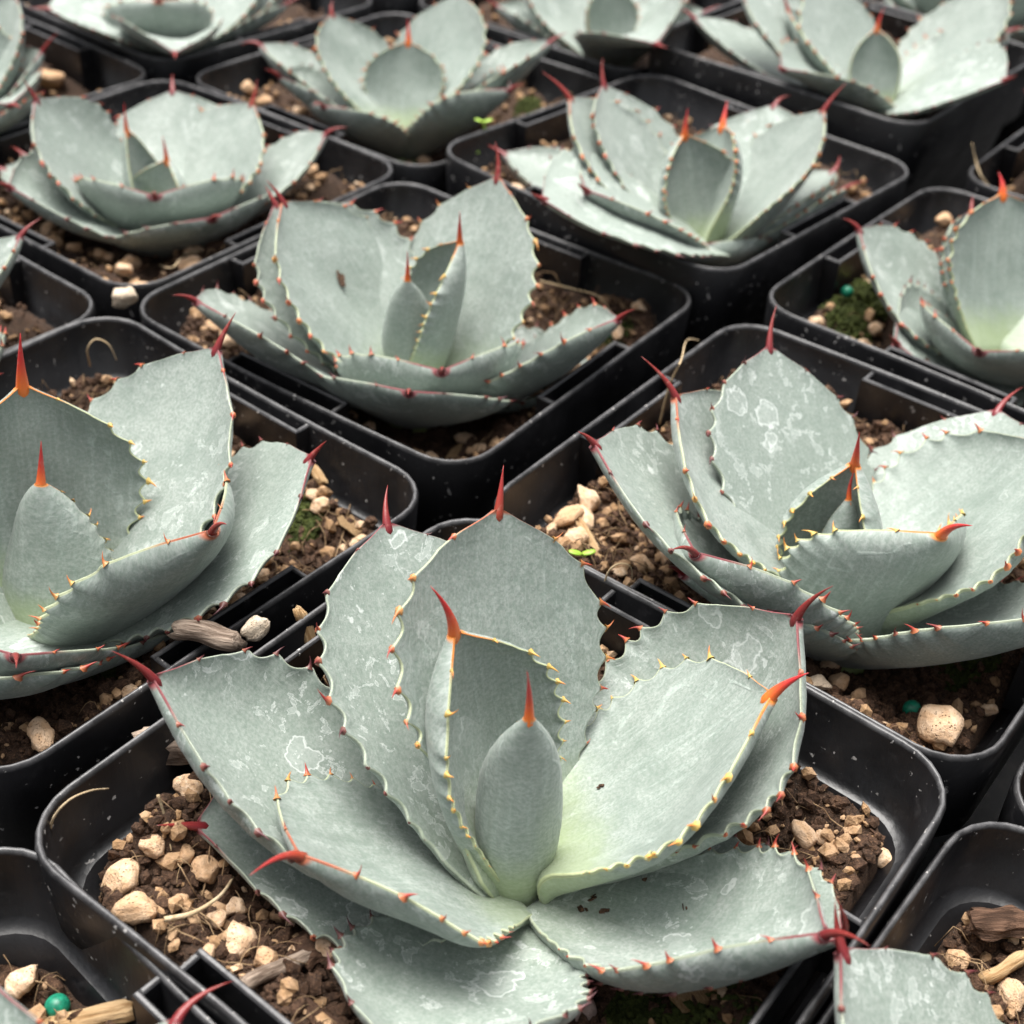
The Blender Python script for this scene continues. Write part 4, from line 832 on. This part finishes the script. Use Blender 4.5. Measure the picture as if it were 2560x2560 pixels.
for k, (px, py, pa, dz) in POTS.items():
    if k not in CROWNS or k in ('P33', 'P41'): CROWNS[k] = [px+R.uniform(-.03, .03), py+R.uniform(-.03, .03), -.09+dz]
    lv = list(by_plant.get(k, []))
    for i, (a, el, L, ag) in enumerate(FILL.get(k, [])): lv.append(generic(k, a, el, L, ag, i*31+len(k)*7+sum(map(ord, k))))
    if k not in by_plant or k == 'P30':
        b = R.uniform(0, 60) if k != 'P30' else 60
        for i in range(5): lv.append(generic(k, b+i*72, 24, .48, 3, i+sum(map(ord, k))))
        for i in range(4): lv.append(generic(k, b+36+i*90, 48, .46, 1, i+9+sum(map(ord, k))))
        lv.append(generic(k, b+80, 80, .32, 0, 5))
    near = k in ('M', 'L', 'R', 'B')
    ag_ = bpy.data.objects.new('agave_plant', None); COL.objects.link(ag_)
    c = CROWNS[k]; ag_.location = Vector(W3([c[0], c[1], c[2]-.08]))
    ag_['label'] = PLANT_LABEL[k]; ag_['category'] = 'agave'; ag_['group'] = 'potted agaves in rows'
    bpy.context.view_layer.update()
    prof = [(.085, -.16), (.075, -.06), (.045, -.05), (.025, -.035), (.004, -.03)]; cv = []; cf = []
    for i, (r_, z_) in enumerate(prof):
        cv += [(r_*math.cos(q*math.pi/6)*U, r_*math.sin(q*math.pi/6)*U, (z_+.08)*U) for q in range(12)]
        if i: cf += [((i-1)*12+q, (i-1)*12+(q+1) % 12, i*12+(q+1) % 12, i*12+q) for q in range(12)]
    link('stem', mesh('stem', cv, cf, [M_STEM]), ag_)
    for i, (age, p, e) in enumerate(lv): build_leaf(ag_, p, age, e, near, i*13+sum(map(ord, k)), c)

# ------------------------------------------------------------------ stones, wood and small growth
def gem(seed, sub=3, amp=.16, cuts=5):
    V, F = ico(sub, seed, amp, cuts)
    K = np.random.default_rng(seed+5)
    kk = K.normal(size=(9, 3))*4.5; V = V*(1+.022*np.sin(V@kk.T+K.random(9)*6).sum(1, keepdims=True))
    return V, F.tolist()
_G = [gem(100+i) for i in range(9)]
def stone_mesh(mat, i): 
    V, F = _G[i]; return mesh('stone', V, F, [mat], smooth=True)
STONES = {k: [stone_mesh(mt, i) for i in range(9)] for k, mt in (('pum', M_PUM), ('pale', M_PUMW), ('rock', M_ROCK))}
Vb, Fb = ico(3, 3, .03, 0); PRILL = mesh('prill', Vb, Fb.tolist(), [M_PRILL])
NAME = {'pum': 'pumice_stone', 'pale': 'pumice_stone', 'rock': 'angular_stone', 'prill': 'fertiliser_bead'}
CAT = {'pum': 'stone', 'pale': 'stone', 'rock': 'stone', 'prill': 'bead'}
def spot(k, r, far=.27):
    c = CROWNS[k]
    for _ in range(30):
        x, y = local(k, r.uniform(-.39, .39), r.uniform(-.39, .39))
        if math.hypot(x-c[0], y-c[1]) > far: break
    return x, y
def put_stone(kind, pos, d, asp, label, group, seed):
    r = random.Random(seed); o = link(NAME[kind], PRILL if kind == 'prill' else STONES[kind][r.randrange(9)], label=label, cat=CAT[kind], group=group)
    o.location = Vector(W3(pos)); a = d*.5*U
    o.scale = (a*math.sqrt(asp), a/math.sqrt(asp), a*(r.uniform(.7, .95) if kind != 'prill' else 1)/asp**.25)
    o.rotation_euler = (r.uniform(-.35, .35), r.uniform(-.35, .35), r.uniform(0, 6.28)); return o
for i, (k, kind, x, y, z, d, asp, label) in enumerate(ITEMS):
    if z is None: z = float(soil_z(k, np.array(x), np.array(y)))+d*.34
    put_stone(kind, (x, y, z), d, asp, label or 'small tan pumice pebble on soil around ' + WHERE[k], 'pumice pebbles around ' + WHERE[k] if not label else None, i)
# more pebbles strewn over the mix, sharing their pot's description
PEB = {'M': 32, 'R': 28, 'L': 20, 'B': 24, 'Pm0': 14, 'P0m': 12, 'P12': 18, 'P21': 12, 'P20': 14, 'P22': 12, 'P02': 6, 'P13': 5, 'P31': 5}
for k, n in PEB.items():
    r = random.Random(sum(map(ord, k))+3)
    for i in range(n):
        x, y = spot(k, r); d = .024+.042*r.random()**1.6
        put_stone('pum', (x, y, float(soil_z(k, np.array(x), np.array(y)))+d*.3), d, r.uniform(1, 1.6), 'small tan pumice pebble on soil around ' + WHERE[k], 'pumice pebbles around ' + WHERE[k], i*7+len(k))
def splinter(L, wd, th, seed, n=14, m_=10, rough=.35):
    # a fibrous sliver along x with ragged ends
    r = np.random.default_rng(seed); V = []; F = []; ph = r.random(6)*6.3
    rag0, rag1 = r.uniform(-.10, .10, m_), r.uniform(-.10, .10, m_); rib = 1+r.normal(size=m_)*rough*.45
    for i in range(n):
        t = i/(n-1)
        for k in range(m_):
            a = 2*math.pi*k/m_; tt = t+(rag0[k] if i == 0 else (rag1[k] if i == n-1 else 0))*(.9)
            q = rib[k]*(1+.10*math.sin(t*9+ph[0]+k))*(.86 if i in (0, n-1) else 1)
            V.append((L*(tt-.5), wd*.5*math.cos(a)*q+.06*wd*math.sin(t*5+ph[1]), th*.5*math.sin(a)*q+.10*th*math.sin(t*4+ph[2])))
        if i:
            o = (i-1)*m_; F += [(o+k, o+(k+1) % m_, o+m_+(k+1) % m_, o+m_+k) for k in range(m_)]
    F.append(tuple(range(m_-1, -1, -1))); F.append(tuple(range(len(V)-m_, len(V))))
    return [(a*U, b*U, c*U) for a, b, c in V], F
for i, (nm, mat, a, b, wd, th, label, cat) in enumerate(WOODS):
    a = np.array(a); b = np.array(b); L = float(np.linalg.norm(b-a))
    V, F = splinter(L, wd, th, 60+i)
    o = link(nm, mesh(nm, V, F, [{'bark': M_BARK, 'wood': M_WOOD, 'tan': M_TANW}[mat]], smooth=mat != 'bark'), label=label, cat=cat)
    o.location = Vector(W3((a+b)/2)); o.rotation_euler = Vector(b-a).to_track_quat('X', 'Z').to_euler()
for k, n in {'M': 10, 'R': 10, 'L': 9, 'B': 9, 'Pm0': 8, 'P0m': 8, 'P12': 7, 'P20': 6, 'P21': 6}.items():
    r = random.Random(sum(map(ord, k))+77); g = [splinter(1., .30, .14, 300+q, 7, 8, .8) for q in range(4)]; gm = [mesh('bark_chip', V, F, [M_BARK if q < 3 else M_TANW], smooth=False) for q, (V, F) in enumerate(g)]
    for i in range(n):
        x, y = spot(k, r); s_c = r.uniform(.04, .10)
        o = link('bark_chip', gm[r.randrange(4)], label='small ragged bark chip on soil around ' + WHERE[k], cat='bark chip', group='bark chips around ' + WHERE[k])
        o.scale = (s_c, s_c*r.uniform(.8, 1.6), s_c); o.location = Vector(W3((x, y, float(soil_z(k, np.array(x), np.array(y)))+.012))); o.rotation_euler = (r.uniform(-.4, .4), r.uniform(-.3, .3), r.uniform(0, 6.28))
# fine dry roots and fibres
for k in POTS:
    if k not in NEAR+MIDP: continue
    r = random.Random(sum(map(ord, k))+5); bits = []
    for i in range(240 if k in NEAR else 70):
        x, y = spot(k, r, .30); a = r.uniform(0, 6.28); L = r.uniform(.03, .11); pts = []; bend = r.uniform(-1.6, 1.6); lift = r.uniform(.004, .03)
        for q in range(7):
            t = q/6; an = a+bend*t; x += L/6*math.cos(an); y += L/6*math.sin(an)
            lx = max(POTS[k][0]-.6, x)
            pts.append(W3((x, y, float(soil_z(k, np.array(x), np.array(y)))+.008+lift*math.sin(t*math.pi))))
        bits.append(tube(pts, r.uniform(.0005, .0013)*U, 4))
    V, F = merge(bits); link('dry_fibres', mesh('dry_fibres', V, F, [M_FIB2]), SOILOBJ[k], kind='stuff')
for nm, pts, rad, label, cat, mat in STRANDS:
    P = [np.array(p) for p in pts]; out = []
    for i in range(len(P)-1):
        p0, p1, p2, p3 = P[max(i-1, 0)], P[i], P[i+1], P[min(i+2, len(P)-1)]
        for q in range(6):
            t = q/6; out.append(.5*((2*p1)+(-p0+p2)*t+(2*p0-5*p1+4*p2-p3)*t*t+(-p0+3*p1-3*p2+p3)*t**3))
    out.append(P[-1]); n = len(out)
    V, F = tube([W3(p) for p in out], [rad*.6*U*(1-.6*i/n) for i in range(n)], 6)
    link(nm, mesh(nm, V, F, [M_FIB if mat == 'fib' else M_BARK]), label=label, cat=cat)
# moss cushions
for i, (k, x, y, rad) in enumerate(MOSS):
    r = np.random.default_rng(500+i); Vs = []; Fs = []; o = 0
    for q in range(420):
        d = rad*math.sqrt(r.random()); a = r.random()*6.28; xx, yy = x+d*math.cos(a), y+d*math.sin(a)
        z = float(soil_z(k, np.array(xx), np.array(yy)))+.012*(1-(d/rad)**2)
        V, F = CLOD[q % 10]; s = r.uniform(.004, .010); Vs.append(((V*np.array([.7, .7, 1.5]))*s)@rotm(r).T+np.array([xx, yy, z])); Fs.append(F+o); o += len(V)
    link('moss', mesh('moss', W3(np.concatenate(Vs)), np.concatenate(Fs).tolist(), [M_MOSS], smooth=False), kind='stuff', label='low green moss cushion on the soil around ' + WHERE[k])
# tiny seedlings: a thread stem and two seed leaves
for i, (base, top, label) in enumerate(SEEDLINGS):
    e = bpy.data.objects.new('seedling', None); COL.objects.link(e); e.location = Vector(W3(base)); e['label'] = label; e['category'] = 'seedling'
    b = np.array(base); t = np.array(top); pts = [(b+(t-b)*q+np.array([.006*math.sin(q*3), .004*math.sin(q*4), 0])-b)*U for q in np.linspace(0, 1, 7)]
    V, F = tube(pts, .0030*U, 6); link('stem', mesh('seedling_stem', V, F, [M_SEED]), e)
    for sgn in (-1, 1):
        V, F = ico(2, 9, .05, 0); V = V*np.array([.013, .008, .0025])+np.array([.012*sgn, 0, .004]); V[:, 2] += .25*np.abs(V[:, 0])
        link('seed_leaf', mesh('seed_leaf', (V+(t-b))*U, F.tolist(), [M_SEED]), e)
# crumbs of mix that fell on the blades of the foreground agave

for i, (pos, nrm, L, label) in enumerate(FLECKS):
    V, F = merge([splinter(L*q_, L*.4*q_, L*.2, 900+i*3+z_, 4, 6, 1.6) for z_, q_ in ((0, 1.), (1, .6))])
    V = [(a+(.3*L*U if j_ >= 24 else 0), b+(.35*L*U if j_ >= 24 else 0), c) for j_, (a, b, c) in enumerate(V)]
    o = link('dirt_fleck', mesh('dirt_fleck', V, F, [M_CRUMB], smooth=False), label=label, cat='dirt', group='dirt flecks on agave leaves')
    o.location = Vector(W3(np.array(pos)+np.array(nrm)*L*.08)); o.rotation_euler = (Vector(nrm).to_track_quat('Z', 'X').to_matrix() @ Matrix.Rotation(i*1.3, 3, 'Z')).to_euler()
